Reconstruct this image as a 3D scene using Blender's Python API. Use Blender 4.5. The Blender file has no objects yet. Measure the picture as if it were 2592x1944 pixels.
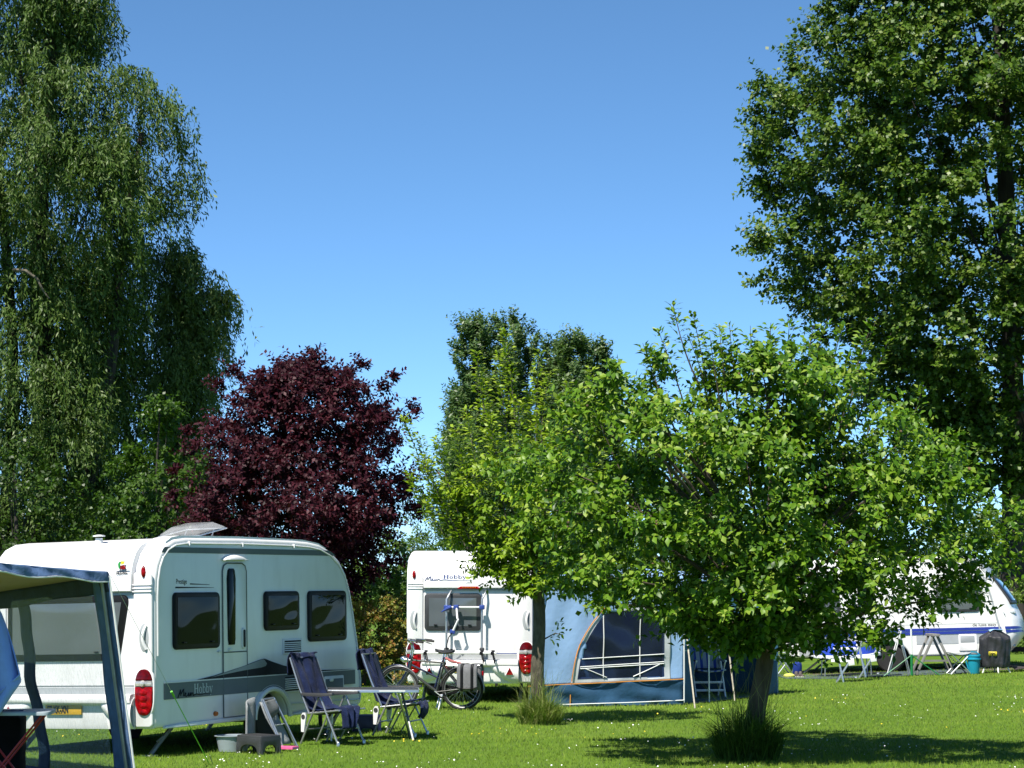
import bpy, bmesh, math, random
import numpy as np
from mathutils import Vector, Matrix

S = bpy.context.scene
COL = S.collection
R = math.radians
PI = math.pi

# ---------------------------------------------------------------- camera, sky, sun, exposure
cam_d = bpy.data.cameras.new('camera')
cam = bpy.data.objects.new('camera', cam_d); COL.objects.link(cam)
cam_d.sensor_width = 36; cam_d.lens = 5600 / 2592 * 36
cam_d.clip_start = 0.1; cam_d.clip_end = 4000
cam.location = (0, 0, 2.1)
cam.rotation_euler = (PI / 2 + math.atan(496 / 5600), 0, 0)
S.camera = cam

SUN_EL, SUN_AZ = 57.0, 33.0            # azimuth: degrees to the left of straight behind the camera
to_sun = Vector((-math.sin(R(SUN_AZ)) * math.cos(R(SUN_EL)), -math.cos(R(SUN_AZ)) * math.cos(R(SUN_EL)), math.sin(R(SUN_EL))))
W = bpy.data.worlds.new('World'); S.world = W; W.use_nodes = True
nt = W.node_tree; nt.nodes.clear()
sky = nt.nodes.new('ShaderNodeTexSky'); sky.sky_type = 'NISHITA'; sky.sun_disc = False
sky.sun_elevation = R(SUN_EL); sky.sun_rotation = math.atan2(to_sun.x, to_sun.y)
sky.air_density = 0.5; sky.dust_density = 0.08; sky.ozone_density = 7.5; sky.altitude = 1000
bg = nt.nodes.new('ShaderNodeBackground'); bg.inputs[1].default_value = 0.125
wo = nt.nodes.new('ShaderNodeOutputWorld')
hs = nt.nodes.new('ShaderNodeHueSaturation'); hs.inputs['Saturation'].default_value = 1.02; hs.inputs['Hue'].default_value = 0.489
nt.links.new(sky.outputs[0], hs.inputs['Color']); nt.links.new(hs.outputs[0], bg.inputs[0]); nt.links.new(bg.outputs[0], wo.inputs[0])
sl = bpy.data.lights.new('sun', 'SUN'); sl.energy = 5.0; sl.angle = R(0.53); sl.color = (1.0, 0.95, 0.86)
so = bpy.data.objects.new('sun', sl); COL.objects.link(so)
so.rotation_euler = to_sun.to_track_quat('Z', 'Y').to_euler(); so.location = (-20, -30, 40)
S.view_settings.view_transform = 'Standard'; S.view_settings.look = 'None'
S.view_settings.exposure = 0.75; S.view_settings.gamma = 1.0
S.view_settings.use_curve_mapping = False
S.render.engine = 'CYCLES'
S.cycles.max_bounces = 6; S.cycles.diffuse_bounces = 1; S.cycles.glossy_bounces = 3
S.cycles.transmission_bounces = 5; S.cycles.transparent_max_bounces = 12
S.cycles.sample_clamp_indirect = 4.0

rng = np.random.default_rng(7)
random.seed(7)

# ---------------------------------------------------------------- materials
MATS = {}
def nodes_of(name):
    m = bpy.data.materials.new(name); m.use_nodes = True
    return m, m.node_tree.nodes, m.node_tree.links, m.node_tree.nodes['Principled BSDF']

def pm(name, col, rough=0.5, metal=0.0, var=0.06, scale=6.0, bump=0.0, bscale=60.0, spec=0.5, coat=0.0, dirt=0.0, sheen=0.0, stretch=None):
    m, N, L, b = nodes_of(name)
    tc = N.new('ShaderNodeTexCoord')
    vec = tc.outputs['Object']
    if stretch:
        mp = N.new('ShaderNodeMapping'); mp.inputs['Scale'].default_value = stretch
        L.new(vec, mp.inputs[0]); vec = mp.outputs[0]
    n = N.new('ShaderNodeTexNoise'); n.inputs['Scale'].default_value = scale; n.inputs['Detail'].default_value = 5
    L.new(vec, n.inputs['Vector'])
    r = N.new('ShaderNodeValToRGB')
    lo = [max(0, c * (1 - var)) for c in col]; hi = [min(1, c * (1 + var)) for c in col]
    r.color_ramp.elements[0].color = (*lo, 1); r.color_ramp.elements[1].color = (*hi, 1)
    r.color_ramp.elements[0].position = 0.3; r.color_ramp.elements[1].position = 0.7
    L.new(n.outputs[0], r.inputs[0])
    out = r.outputs[0]
    if dirt > 0:
        n2 = N.new('ShaderNodeTexNoise'); n2.inputs['Scale'].default_value = 1.7; n2.inputs['Detail'].default_value = 8
        mp2 = N.new('ShaderNodeMapping'); mp2.inputs['Scale'].default_value = (3, 3, 0.6)
        L.new(tc.outputs['Object'], mp2.inputs[0]); L.new(mp2.outputs[0], n2.inputs['Vector'])
        r2 = N.new('ShaderNodeValToRGB'); r2.color_ramp.elements[0].position = 0.5; r2.color_ramp.elements[1].position = 0.8
        L.new(n2.outputs[0], r2.inputs[0])
        mu = N.new('ShaderNodeMath'); mu.operation = 'MULTIPLY'; mu.inputs[1].default_value = dirt
        L.new(r2.outputs[0], mu.inputs[0])
        mx = N.new('ShaderNodeMix'); mx.data_type = 'RGBA'
        L.new(mu.outputs[0], mx.inputs[0]); L.new(out, mx.inputs[6]); mx.inputs[7].default_value = (0.22, 0.2, 0.15, 1)
        out = mx.outputs[2]
    L.new(out, b.inputs['Base Color'])
    b.inputs['Roughness'].default_value = rough; b.inputs['Metallic'].default_value = metal
    b.inputs['Specular IOR Level'].default_value = spec; b.inputs['Coat Weight'].default_value = coat
    b.inputs['Coat Roughness'].default_value = 0.08
    if sheen: b.inputs['Sheen Weight'].default_value = sheen
    if bump > 0:
        n3 = N.new('ShaderNodeTexNoise'); n3.inputs['Scale'].default_value = bscale; n3.inputs['Detail'].default_value = 4
        L.new(vec, n3.inputs['Vector'])
        bp = N.new('ShaderNodeBump'); bp.inputs['Strength'].default_value = bump; bp.inputs['Distance'].default_value = 0.02
        L.new(n3.outputs[0], bp.inputs['Height']); L.new(bp.outputs[0], b.inputs['Normal'])
    MATS[name] = m
    return m

def leaf_mat(name, cols, trans=0.3, tcol=None, rough=0.42, spec=0.5):
    """cols: dark to light; each leaf carries its own shade in the attribute 'shade'"""
    m, N, L, b = nodes_of(name)
    at = N.new('ShaderNodeAttribute'); at.attribute_name = 'shade'
    r = N.new('ShaderNodeValToRGB'); els = r.color_ramp.elements
    while len(els) < len(cols): els.new(0.5)
    for i, c in enumerate(cols):
        els[i].position = i / (len(cols) - 1); els[i].color = (*c, 1)
    L.new(at.outputs['Fac'], r.inputs[0]); L.new(r.outputs[0], b.inputs['Base Color'])
    b.inputs['Roughness'].default_value = rough; b.inputs['Specular IOR Level'].default_value = spec
    t = N.new('ShaderNodeBsdfTranslucent')
    mix = N.new('ShaderNodeMix'); mix.data_type = 'RGBA'; mix.blend_type = 'MULTIPLY'; mix.inputs[0].default_value = 1
    L.new(r.outputs[0], mix.inputs[6]); mix.inputs[7].default_value = (*(tcol or (1.5, 1.7, 0.55)), 1)
    L.new(mix.outputs[2], t.inputs[0])
    ms = N.new('ShaderNodeMixShader'); ms.inputs[0].default_value = trans
    L.new(b.outputs[0], ms.inputs[1]); L.new(t.outputs[0], ms.inputs[2])
    L.new(ms.outputs[0], N['Material Output'].inputs[0])
    MATS[name] = m
    return m

def clear_mat(name, clear, tint, haze, rough=0.05, streak=False):
    m, N, L, b = nodes_of(name)
    b.inputs['Base Color'].default_value = (*haze, 1); b.inputs['Roughness'].default_value = rough
    t = N.new('ShaderNodeBsdfTransparent'); t.inputs[0].default_value = (*tint, 1)
    ms = N.new('ShaderNodeMixShader'); ms.inputs[0].default_value = 1 - clear
    if streak:
        tc = N.new('ShaderNodeTexCoord'); mp = N.new('ShaderNodeMapping'); mp.inputs['Scale'].default_value = (9, 9, 2.2); mp.inputs['Rotation'].default_value = (0.3, 0.5, 0.2)
        n = N.new('ShaderNodeTexNoise'); n.inputs['Scale'].default_value = 6; n.inputs['Detail'].default_value = 9; n.inputs['Roughness'].default_value = 0.7
        L.new(tc.outputs['Object'], mp.inputs[0]); L.new(mp.outputs[0], n.inputs['Vector'])
        r = N.new('ShaderNodeMapRange'); r.inputs[1].default_value = 0.45; r.inputs[2].default_value = 0.8; r.inputs[3].default_value = 1 - clear; r.inputs[4].default_value = min(1, 1 - clear + 0.3)
        L.new(n.outputs[0], r.inputs[0]); L.new(r.outputs[0], ms.inputs[0])
        bp = N.new('ShaderNodeBump'); bp.inputs['Strength'].default_value = 0.4; bp.inputs['Distance'].default_value = 0.05
        n2 = N.new('ShaderNodeTexNoise'); n2.inputs['Scale'].default_value = 4; L.new(tc.outputs['Object'], n2.inputs['Vector'])
        L.new(n2.outputs[0], bp.inputs['Height']); L.new(bp.outputs[0], b.inputs['Normal'])
    L.new(t.outputs[0], ms.inputs[1]); L.new(b.outputs[0], ms.inputs[2])
    L.new(ms.outputs[0], N['Material Output'].inputs[0])
    MATS[name] = m
    return m

white = pm('white_paint', (0.81, 0.80, 0.795), 0.32, var=0.02, scale=3, coat=0.15, dirt=0.14, bump=0.03, bscale=9)
cream = pm('warm_white_paint', (0.77, 0.765, 0.73), 0.35, var=0.02, scale=3, coat=0.1, dirt=0.08, bump=0.03, bscale=9)
trimw = pm('white_trim', (0.74, 0.75, 0.74), 0.35, var=0.03)
greyband = pm('grey_stripe', (0.115, 0.14, 0.15), 0.5, var=0.04, spec=.25)
lgrey = pm('light_grey_paint', (0.36, 0.38, 0.39), 0.4, var=0.05)
dgrey = pm('dark_grey_stripe', (0.010, 0.012, 0.016), 0.55, var=0.1, spec=.2)
silverpaint = pm('silver_paint', (0.5, 0.51, 0.52), 0.35, metal=0.2, var=0.03)
black = pm('black_plastic', (0.008, 0.008, 0.009), 0.45, var=0.15, spec=.22)
blackmatt = pm('black_underside', (0.012, 0.012, 0.011), 0.9, var=0.3)
glass = pm('window_acrylic', (0.008, 0.011, 0.013), 0.03, var=0.15, spec=0.11)
greyglass = pm('rear_window_acrylic', (0.10, 0.115, 0.125), 0.08, var=0.08, scale=2, spec=0.6, coat=0.3)
reda = pm('red_lens', (0.24, 0.002, 0.004), 0.2, var=0.65, scale=18, spec=.25, coat=0.05)
redd = pm('deep_red_lens', (0.09, 0.0015, 0.003), 0.2, var=0.5, scale=20, spec=.25, coat=0.05)
clearlens = pm('clear_lens', (0.5, 0.48, 0.45), 0.12, metal=0.4, var=0.35, scale=25, coat=0.6)
orange = pm('orange_lens', (0.5, 0.12, 0.01), 0.2, var=0.2)
blueprint = pm('blue_print', (0.03, 0.06, 0.26), 0.35, var=0.05)
bluestripe = pm('blue_stripe', (0.022, 0.04, 0.27), 0.3, var=0.04)
yellowplate = pm('yellow_plate', (0.62, 0.37, 0.02), 0.4, var=0.08)
rubber = pm('tyre_rubber', (0.016, 0.016, 0.016), 0.85, var=0.3, bump=0.2)
alu = pm('aluminium_tube', (0.58, 0.60, 0.62), 0.32, metal=0.85, var=0.08)
steel = pm('galvanised_steel', (0.30, 0.31, 0.31), 0.5, metal=0.6, var=0.2)
navy_towel = pm('navy_terry', (0.012, 0.020, 0.062), 0.95, var=0.4, scale=9, bump=0.8, bscale=110, sheen=0.08, spec=.1)
navy_cloth = pm('navy_mesh', (0.018, 0.024, 0.05), 0.8, var=0.25, bump=0.3, bscale=150)
charcoal = pm('charcoal_plastic', (0.035, 0.037, 0.04), 0.5, var=0.15, bump=0.15, bscale=40)
greyfab = pm('grey_fabric', (0.23, 0.245, 0.25), 0.85, var=0.15, scale=5, bump=0.4, bscale=90)
pannier = pm('pannier_fabric', (0.16, 0.16, 0.17), 0.85, var=0.2, bump=0.5, bscale=120)
tubgrey = pm('pale_plastic', (0.30, 0.35, 0.38), 0.45, var=0.08)  # colour darkened to stand for the caravan's shade on the tub
pink = pm('pink_plastic', (0.62, 0.10, 0.25), 0.4, var=0.1)
pinkfab = pm('pink_sleeve', (0.42, 0.13, 0.13), 0.8, var=0.35, scale=30, bump=0.4)
navybox = pm('navy_plastic', (0.014, 0.018, 0.07), 0.45, var=0.1)
tentlight = pm('light_blue_canvas', (0.24, 0.39, 0.62), 0.8, var=0.07, scale=2.2, bump=0.25, bscale=12)
tentdark = pm('dark_blue_canvas', (0.026, 0.078, 0.15), 0.7, var=0.2, scale=3, bump=0.35, bscale=14, spec=.2)
tentgrey = pm('grey_canvas', (0.50, 0.53, 0.55), 0.75, var=0.05, bump=0.2, bscale=14)
tentedge = pm('orange_piping', (0.55, 0.22, 0.03), 0.6, var=0.1)
awnblue = pm('awning_blue_cloth', (0.075, 0.135, 0.26), 0.75, var=0.22, scale=7, bump=0.5, bscale=18)
awnliner = pm('awning_cream_liner', (0.46, 0.32, 0.36), 0.85, var=0.06, bump=0.2, bscale=12)
awndark = pm('awning_backlit_cloth', (0.020, 0.032, 0.065), 0.75, var=0.3, bump=0.4, bscale=18)  # awning cloth with the backlit dimness of its inner face put into the colour
towelblue = pm('light_blue_cotton', (0.20, 0.32, 0.70), 0.9, var=0.15, scale=3, bump=0.3, bscale=60, sheen=0.3)
royal = pm('royal_blue_cotton', (0.02, 0.07, 0.52), 0.9, var=0.2, scale=5, bump=0.3, bscale=50)
lace = pm('white_lace', (0.75, 0.77, 0.80), 0.85, var=0.1, bump=0.5, bscale=80)
beige = pm('beige_mesh', (0.20, 0.185, 0.14), 0.85, var=0.15, bump=0.3, bscale=90)
redmetal = pm('red_tube', (0.30, 0.015, 0.02), 0.4, var=0.1)
greenmetal = pm('green_tube', (0.012, 0.17, 0.05), 0.4, var=0.1)
barrelblue = pm('blue_plastic', (0.01, 0.03, 0.20), 0.4, var=0.1)
turq = pm('turquoise_plastic', (0.01, 0.27, 0.40), 0.4, var=0.07)
covermat = pm('charcoal_cover', (0.022, 0.022, 0.027), 0.55, var=0.25, scale=4, bump=0.7, bscale=9)
yellow = pm('yellow_print', (0.70, 0.58, 0.02), 0.5, var=0.05)
paleblue = pm('pale_blue_cloth', (0.30, 0.50, 0.80), 0.9, var=0.08)
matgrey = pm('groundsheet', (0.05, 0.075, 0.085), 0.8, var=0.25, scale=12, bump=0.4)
bamboo = pm('bamboo_cane', (0.40, 0.36, 0.28), 0.6, var=0.2, scale=18)
bikeframe = pm('dark_olive_paint', (0.05, 0.053, 0.048), 0.3, metal=0.35, var=0.1, coat=0.3)
bikeblue = pm('navy_bike_paint', (0.014, 0.02, 0.06), 0.3, metal=0.2, var=0.1, coat=0.3)
chrome = pm('bright_metal', (0.65, 0.66, 0.67), 0.18, metal=0.95, var=0.06)
saddlem = pm('black_leather', (0.015, 0.015, 0.016), 0.4, var=0.2)
guygreen = pm('fluorescent_cord', (0.16, 0.55, 0.04), 0.6, var=0.1)
cordwhite = pm('pale_cord', (0.55, 0.57, 0.5), 0.6, var=0.1)
bark = pm('brown_bark', (0.075, 0.06, 0.042), 0.95, var=0.5, scale=9, bump=1.0, bscale=26, stretch=(1, 1, 0.3))
barkdark = pm('dark_bark', (0.035, 0.03, 0.024), 0.95, var=0.5, scale=5, bump=1.0, bscale=12, stretch=(1, 1, 0.3))
barkgrey = pm('lichen_bark', (0.10, 0.088, 0.062), 0.95, var=0.6, scale=14, bump=1.0, bscale=34, stretch=(1, 1, 0.4))
acrylic = clear_mat('hatch_acrylic', 0.66, (0.92, 0.93, 0.94), (0.50, 0.51, 0.51), 0.15)
pvc = clear_mat('clear_pvc', 0.83, (0.93, 0.95, 0.96), (0.6, 0.63, 0.66), 0.12, streak=True)
tentpane = clear_mat('tent_window_foil', 0.45, (0.35, 0.4, 0.55), (0.016, 0.024, 0.06), 0.14)
flowerw = pm('daisy_white', (0.82, 0.82, 0.78), 0.7, var=0.05)
flowery = pm('buttercup_yellow', (0.78, 0.60, 0.02), 0.5, var=0.1)
stripefab = pm('shaded_blue_white_stripe', (0.3, 0.36, 0.5), 0.85, var=0.1)
def _stripe():
    m = MATS['shaded_blue_white_stripe']; N = m.node_tree.nodes; L = m.node_tree.links
    tc = N.new('ShaderNodeTexCoord'); w = N.new('ShaderNodeTexWave'); w.inputs['Scale'].default_value = 2.6; w.bands_direction = 'Y'
    L.new(tc.outputs['Object'], w.inputs['Vector'])
    r = N.new('ShaderNodeValToRGB'); r.color_ramp.interpolation = 'CONSTANT'
    r.color_ramp.elements[0].color = (0.30, 0.34, 0.42, 1); r.color_ramp.elements[1].color = (0.02, 0.05, 0.30, 1); r.color_ramp.elements[1].position = 0.62  # white stripe dulled: shade inside the awning is put into its colour
    L.new(w.outputs[0], r.inputs[0]); L.new(r.outputs[0], N['Principled BSDF'].inputs['Base Color'])
_stripe()

G1 = leaf_mat('apple_leaf', [(0.020, 0.056, 0.004), (0.056, 0.134, 0.006), (0.115, 0.212, 0.010), (0.23, 0.30, 0.045)], 0.15, rough=0.42, spec=.24)
G2 = leaf_mat('young_apple_leaf', [(0.066, 0.130, 0.005), (0.130, 0.220, 0.008), (0.205, 0.30, 0.013), (0.30, 0.38, 0.045)], 0.2, rough=0.42, spec=.22)
G3 = leaf_mat('willow_leaf', [(0.022, 0.048, 0.008), (0.044, 0.086, 0.013), (0.080, 0.134, 0.024), (0.14, 0.19, 0.055)], 0.18, rough=.45, spec=.22)
G3b = leaf_mat('pale_willow_leaf', [(0.044, 0.078, 0.017), (0.072, 0.116, 0.025), (0.106, 0.156, 0.038), (0.16, 0.205, 0.07)], 0.2, rough=.45, spec=.22)
G4 = leaf_mat('poplar_leaf', [(0.020, 0.048, 0.004), (0.042, 0.092, 0.007), (0.080, 0.138, 0.012), (0.145, 0.19, 0.038)], 0.14, rough=0.42, spec=.26)
G5 = leaf_mat('plum_leaf', [(0.013, 0.003, 0.005), (0.026, 0.005, 0.009), (0.044, 0.007, 0.013), (0.080, 0.018, 0.026)], 0.16, tcol=(1.8, 0.5, 0.5), rough=0.5, spec=.16)
G6 = leaf_mat('copper_hedge_leaf', [(0.07, 0.11, 0.010), (0.13, 0.16, 0.018), (0.21, 0.16, 0.026), (0.30, 0.13, 0.045)], 0.25, spec=.3)
G7 = leaf_mat('bush_leaf', [(0.034, 0.076, 0.009), (0.06, 0.12, 0.013), (0.09, 0.155, 0.019), (0.135, 0.19, 0.038)], 0.3, spec=.3)
G8 = leaf_mat('combed_poplar_leaf', [(0.030, 0.070, 0.020), (0.054, 0.106, 0.028), (0.084, 0.142, 0.040), (0.145, 0.19, 0.07)], 0.26, spec=.35)
GRASS = leaf_mat('grass_blade', [(0.058, 0.124, 0.010), (0.125, 0.228, 0.017), (0.20, 0.30, 0.032), (0.30, 0.37, 0.075)], 0.35, tcol=(1.3, 1.4, 0.45), rough=0.55, spec=.25)
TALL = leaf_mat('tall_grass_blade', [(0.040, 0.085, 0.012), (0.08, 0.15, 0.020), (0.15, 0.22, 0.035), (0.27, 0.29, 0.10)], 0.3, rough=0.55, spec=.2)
def _upright_normals(m, k):
    """a lawn's blades lie every way: shade them mostly like the sward they form"""
    N = m.node_tree.nodes; L = m.node_tree.links; g = N.new('ShaderNodeNewGeometry'); a = N.new('ShaderNodeVectorMath'); a.operation = 'SCALE'; a.inputs['Scale'].default_value = 1 - k
    b = N.new('ShaderNodeVectorMath'); b.operation = 'ADD'; b.inputs[1].default_value = (0, -.12 * k, k); c = N.new('ShaderNodeVectorMath'); c.operation = 'NORMALIZE'
    L.new(g.outputs['Normal'], a.inputs[0]); L.new(a.outputs[0], b.inputs[0]); L.new(b.outputs[0], c.inputs[0]); L.new(c.outputs[0], N['Principled BSDF'].inputs['Normal'])
_upright_normals(GRASS, .72)

# ---------------------------------------------------------------- mesh helpers
def rrect(x0, z0, x1, z1, r, n=5):
    pts = []
    for cx, cz, a0 in ((x1 - r, z0 + r, -90), (x1 - r, z1 - r, 0), (x0 + r, z1 - r, 90), (x0 + r, z0 + r, 180)):
        for i in range(n + 1):
            a = R(a0 + 90 * i / n); pts.append((cx + r * math.cos(a), cz + r * math.sin(a)))
    return pts

def inset(poly, d):
    n = len(poly); out = []
    area = sum(poly[i][0] * poly[(i + 1) % n][1] - poly[(i + 1) % n][0] * poly[i][1] for i in range(n))
    sg = 1 if area > 0 else -1
    for i in range(n):
        p0, p1, p2 = Vector(poly[i - 1]), Vector(poly[i]), Vector(poly[(i + 1) % n])
        e1, e2 = (p1 - p0), (p2 - p1)
        if e1.length < 1e-9: e1 = e2
        if e2.length < 1e-9: e2 = e1
        e1 = e1.normalized(); e2 = e2.normalized()
        n1 = Vector((-e1.y, e1.x)) * sg; n2 = Vector((-e2.y, e2.x)) * sg
        b = n1 + n2
        if b.length < 1e-6: b = n1
        b.normalize()
        k = d / max(0.45, b.dot(n1))
        out.append((p1.x + b.x * k, p1.y + b.y * k))
    return out

ident = lambda a, b, n: (a, b, n)
side = lambda a, b, n: (a, -n, b)          # a along the vehicle, b up, n out of its right side
rear = lambda a, b, n: (-n, a, b)          # a to the left, b up, n out of its back

class MB:
    def __init__(s): s.v = []; s.f = []; s.m = []
    def add(s, vs, fs, mi=0):
        o = len(s.v); s.v += [tuple(x) for x in vs]
        for f in fs: s.f.append([i + o for i in f]); s.m.append(mi)
        return s
    def plate(s, mp, poly, n0, n1, bev=0.0, mi=0):
        n = len(poly)
        rings = [(poly, n0), (poly, n1 - bev)]
        if bev > 0: rings += [(inset(poly, bev * 0.3), n1 - bev * 0.3), (inset(poly, bev), n1)]
        vs = []; fs = []
        for pl, h in rings: vs += [mp(a, b, h) for a, b in pl]
        for k in range(len(rings) - 1):
            for i in range(n):
                j = (i + 1) % n; fs.append((k * n + i, k * n + j, (k + 1) * n + j, (k + 1) * n + i))
        fs.append(tuple(range(n))[::-1]); fs.append(tuple((len(rings) - 1) * n + i for i in range(n)))
        return s.add(vs, fs, mi)
    def box(s, c, d, mi=0, bev=0.0, rz=0.0):
        a, b, h = d[0] / 2, d[1] / 2, d[2] / 2
        ca, sa = math.cos(rz), math.sin(rz)
        bev = min(bev, a * .6, b * .6, h * .6)
        mp = lambda x, y, n: (c[0] + x * ca - y * sa, c[1] + x * sa + y * ca, c[2] + n)
        if bev <= 0: return s.plate(mp, [(-a, -b), (a, -b), (a, b), (-a, b)], -h, h, 0, mi)
        return s.plate(mp, rrect(-a, -b, a, b, bev, 2), -h, h, bev, mi)
    def tube(s, pts, r, n=8, mi=0, closed=False, caps=True):
        P = [Vector(p) for p in pts]; m = len(P)
        rs = r if isinstance(r, (list, tuple)) else [r] * m
        vs = []; fs = []; prev = None
        for i in range(m):
            if closed: t = P[(i + 1) % m] - P[i - 1]
            else: t = P[min(i + 1, m - 1)] - P[max(i - 1, 0)]
            if t.length < 1e-9: t = Vector((0, 0, 1))
            t.normalize()
            if prev is None:
                up = Vector((0, 0, 1)) if abs(t.z) < 0.9 else Vector((1, 0, 0))
                u = t.cross(up).normalized()
            else:
                u = (prev - t * prev.dot(t))
                u = u.normalized() if u.length > 1e-6 else t.orthogonal().normalized()
            prev = u; w = t.cross(u)
            for k in range(n):
                a = 2 * PI * k / n
                vs.append(P[i] + (u * math.cos(a) + w * math.sin(a)) * rs[i])
        for i in range(m if closed else m - 1):
            j = (i + 1) % m
            for k in range(n):
                l = (k + 1) % n; fs.append((i * n + k, i * n + l, j * n + l, j * n + k))
        if caps and not closed:
            fs.append(tuple(range(n))[::-1]); fs.append(tuple((m - 1) * n + k for k in range(n)))
        return s.add(vs, fs, mi)
    def lathe(s, prof, n=20, c=(0, 0, 0), mi=0, mp=None, sx=1.0, sy=1.0):
        mp = mp or (lambda x, y, z: (c[0] + x, c[1] + y, c[2] + z))
        vs = []; fs = []
        for r, z in prof:
            for k in range(n):
                a = 2 * PI * k / n; vs.append(mp(r * sx * math.cos(a), r * sy * math.sin(a), z))
        for i in range(len(prof) - 1):
            for k in range(n):
                l = (k + 1) % n; fs.append((i * n + k, i * n + l, (i + 1) * n + l, (i + 1) * n + k))
        if prof[0][0] > 1e-4: fs.append(tuple(range(n))[::-1])
        if prof[-1][0] > 1e-4: fs.append(tuple((len(prof) - 1) * n + k for k in range(n)))
        return s.add(vs, fs, mi)
    def grid(s, fn, nu, nv, mi=0):
        vs = [fn(i / nu, j / nv) for j in range(nv + 1) for i in range(nu + 1)]
        fs = [(j * (nu + 1) + i, j * (nu + 1) + i + 1, (j + 1) * (nu + 1) + i + 1, (j + 1) * (nu + 1) + i) for j in range(nv) for i in range(nu)]
        return s.add(vs, fs, mi)
    def build(s, name, mats, parent=None, ang=38, recalc=True, solid=0.0):
        me = bpy.data.meshes.new(name); me.from_pydata(s.v, [], s.f)
        mats = mats if isinstance(mats, (list, tuple)) else [mats]
        for m in mats: me.materials.append(m)
        me.polygons.foreach_set('material_index', s.m)
        if recalc:
            bm = bmesh.new(); bm.from_mesh(me); bmesh.ops.recalc_face_normals(bm, faces=bm.faces); bm.to_mesh(me); bm.free()
        me.polygons.foreach_set('use_smooth', [True] * len(me.polygons))
        me.set_sharp_from_angle(angle=R(ang))
        o = bpy.data.objects.new(name, me); COL.objects.link(o)
        if parent: o.parent = parent
        if solid:
            md = o.modifiers.new('thickness', 'SOLIDIFY'); md.thickness = solid; md.offset = 0
        return o

def tag(o, label=None, cat=None, group=None, kind=None):
    if label: o['label'] = label
    if cat: o['category'] = cat
    if group: o['group'] = group
    if kind: o['kind'] = kind
    return o

def thing(name, label, cat, loc=(0, 0, 0), rot=(0, 0, 0), group=None):
    o = bpy.data.objects.new(name, None); COL.objects.link(o)
    o.location = loc; o.rotation_euler = rot; o.empty_display_size = 0.2
    return tag(o, label, cat, group)

def copy_tree(o, parent=None):
    c = o.copy(); COL.objects.link(c)
    if parent: c.parent = parent
    for ch in list(o.children): copy_tree(ch, c)
    return c

def gz(x, y):
    """height of the lawn: flat, rising gently towards the far right corner"""
    a = max(0.0, x - 6.5); a = a if a < 8 else 8
    t = min(1, max(0, (y - 37) / 8)); t = t * t * (3 - 2 * t)
    return 0.04 * a * t * min(1, a / 1.0)

def text_part(s, size, mp, mat, parent, name='lettering', sx=1.0, shear=0.0, bold=0.0, n=0.0, lift=0.0015):
    cu = bpy.data.curves.new(name, 'FONT'); cu.body = s; cu.size = size; cu.shear = shear; cu.offset = bold; cu.resolution_u = 3
    o = bpy.data.objects.new(name, cu)
    me = bpy.data.meshes.new_from_object(o)
    bpy.data.objects.remove(o); bpy.data.curves.remove(cu)
    V = [(v.co.x * sx, v.co.y) for v in me.vertices]; F = [list(p.vertices) for p in me.polygons]
    bpy.data.meshes.remove(me)
    b = MB(); b.add([mp(a, c, n + lift) for a, c in V], F)
    # give the letters a little thickness so they are cut film, not a painted mark
    b.add([mp(a, c, n) for a, c in V], [f[::-1] for f in F])
    return b.build(name, mat, parent, recalc=False)

def hobby_word(b, mp, x0, z0, h, sx, n, mi=0):
    """serif capital H and small o b b y as cut film"""
    X = [x0]
    def q(pts, mi=mi): b.plate(mp, [(X[0] + p[0] * h * sx, z0 + p[1] * h) for p in pts], n, n + 0.002, 0, mi)
    def ring(cx, rx, rz):
        m = 14
        for i in range(m):
            a0, a1 = 2 * PI * i / m, 2 * PI * (i + 1) / m
            w = lambda a: (0.55 + 0.2 * abs(math.sin(a))) if True else 0
            q([(cx + rx * math.cos(a0), rz + rz * math.sin(a0)), (cx + rx * math.cos(a1), rz + rz * math.sin(a1)),
               (cx + rx * w(a1) * math.cos(a1), rz + rz * 0.78 * math.sin(a1)), (cx + rx * w(a0) * math.cos(a0), rz + rz * 0.78 * math.sin(a0))])
    # H
    for px in (0.08, 0.58):
        q([(px, 0), (px + .15, 0), (px + .15, 1), (px, 1)]); q([(px - .07, 0), (px + .22, 0), (px + .22, .06), (px - .07, .06)]); q([(px - .07, .94), (px + .22, .94), (px + .22, 1), (px - .07, 1)])
    q([(.2, .47), (.6, .47), (.6, .54), (.2, .54)]); X[0] += .92 * h * sx
    ring(.27, .26, .33); X[0] += .62 * h * sx
    for _ in range(2):
        q([(.06, 0), (.19, 0), (.19, 1), (.06, 1)]); q([(-.02, .94), (.1, .94), (.1, 1), (-.02, 1)]); ring(.33, .25, .33); X[0] += .66 * h * sx
    q([(.0, .64), (.15, .64), (.36, .05), (.26, -.02)]); q([(.48, .64), (.55, .64), (.22, -.30), (.12, -.30), (.28, -.02)]); q([(-.04, .6), (.2, .6), (.2, .66), (-.04, .66)]); q([(.4, .6), (.62, .6), (.62, .66), (.4, .66)])

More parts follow.
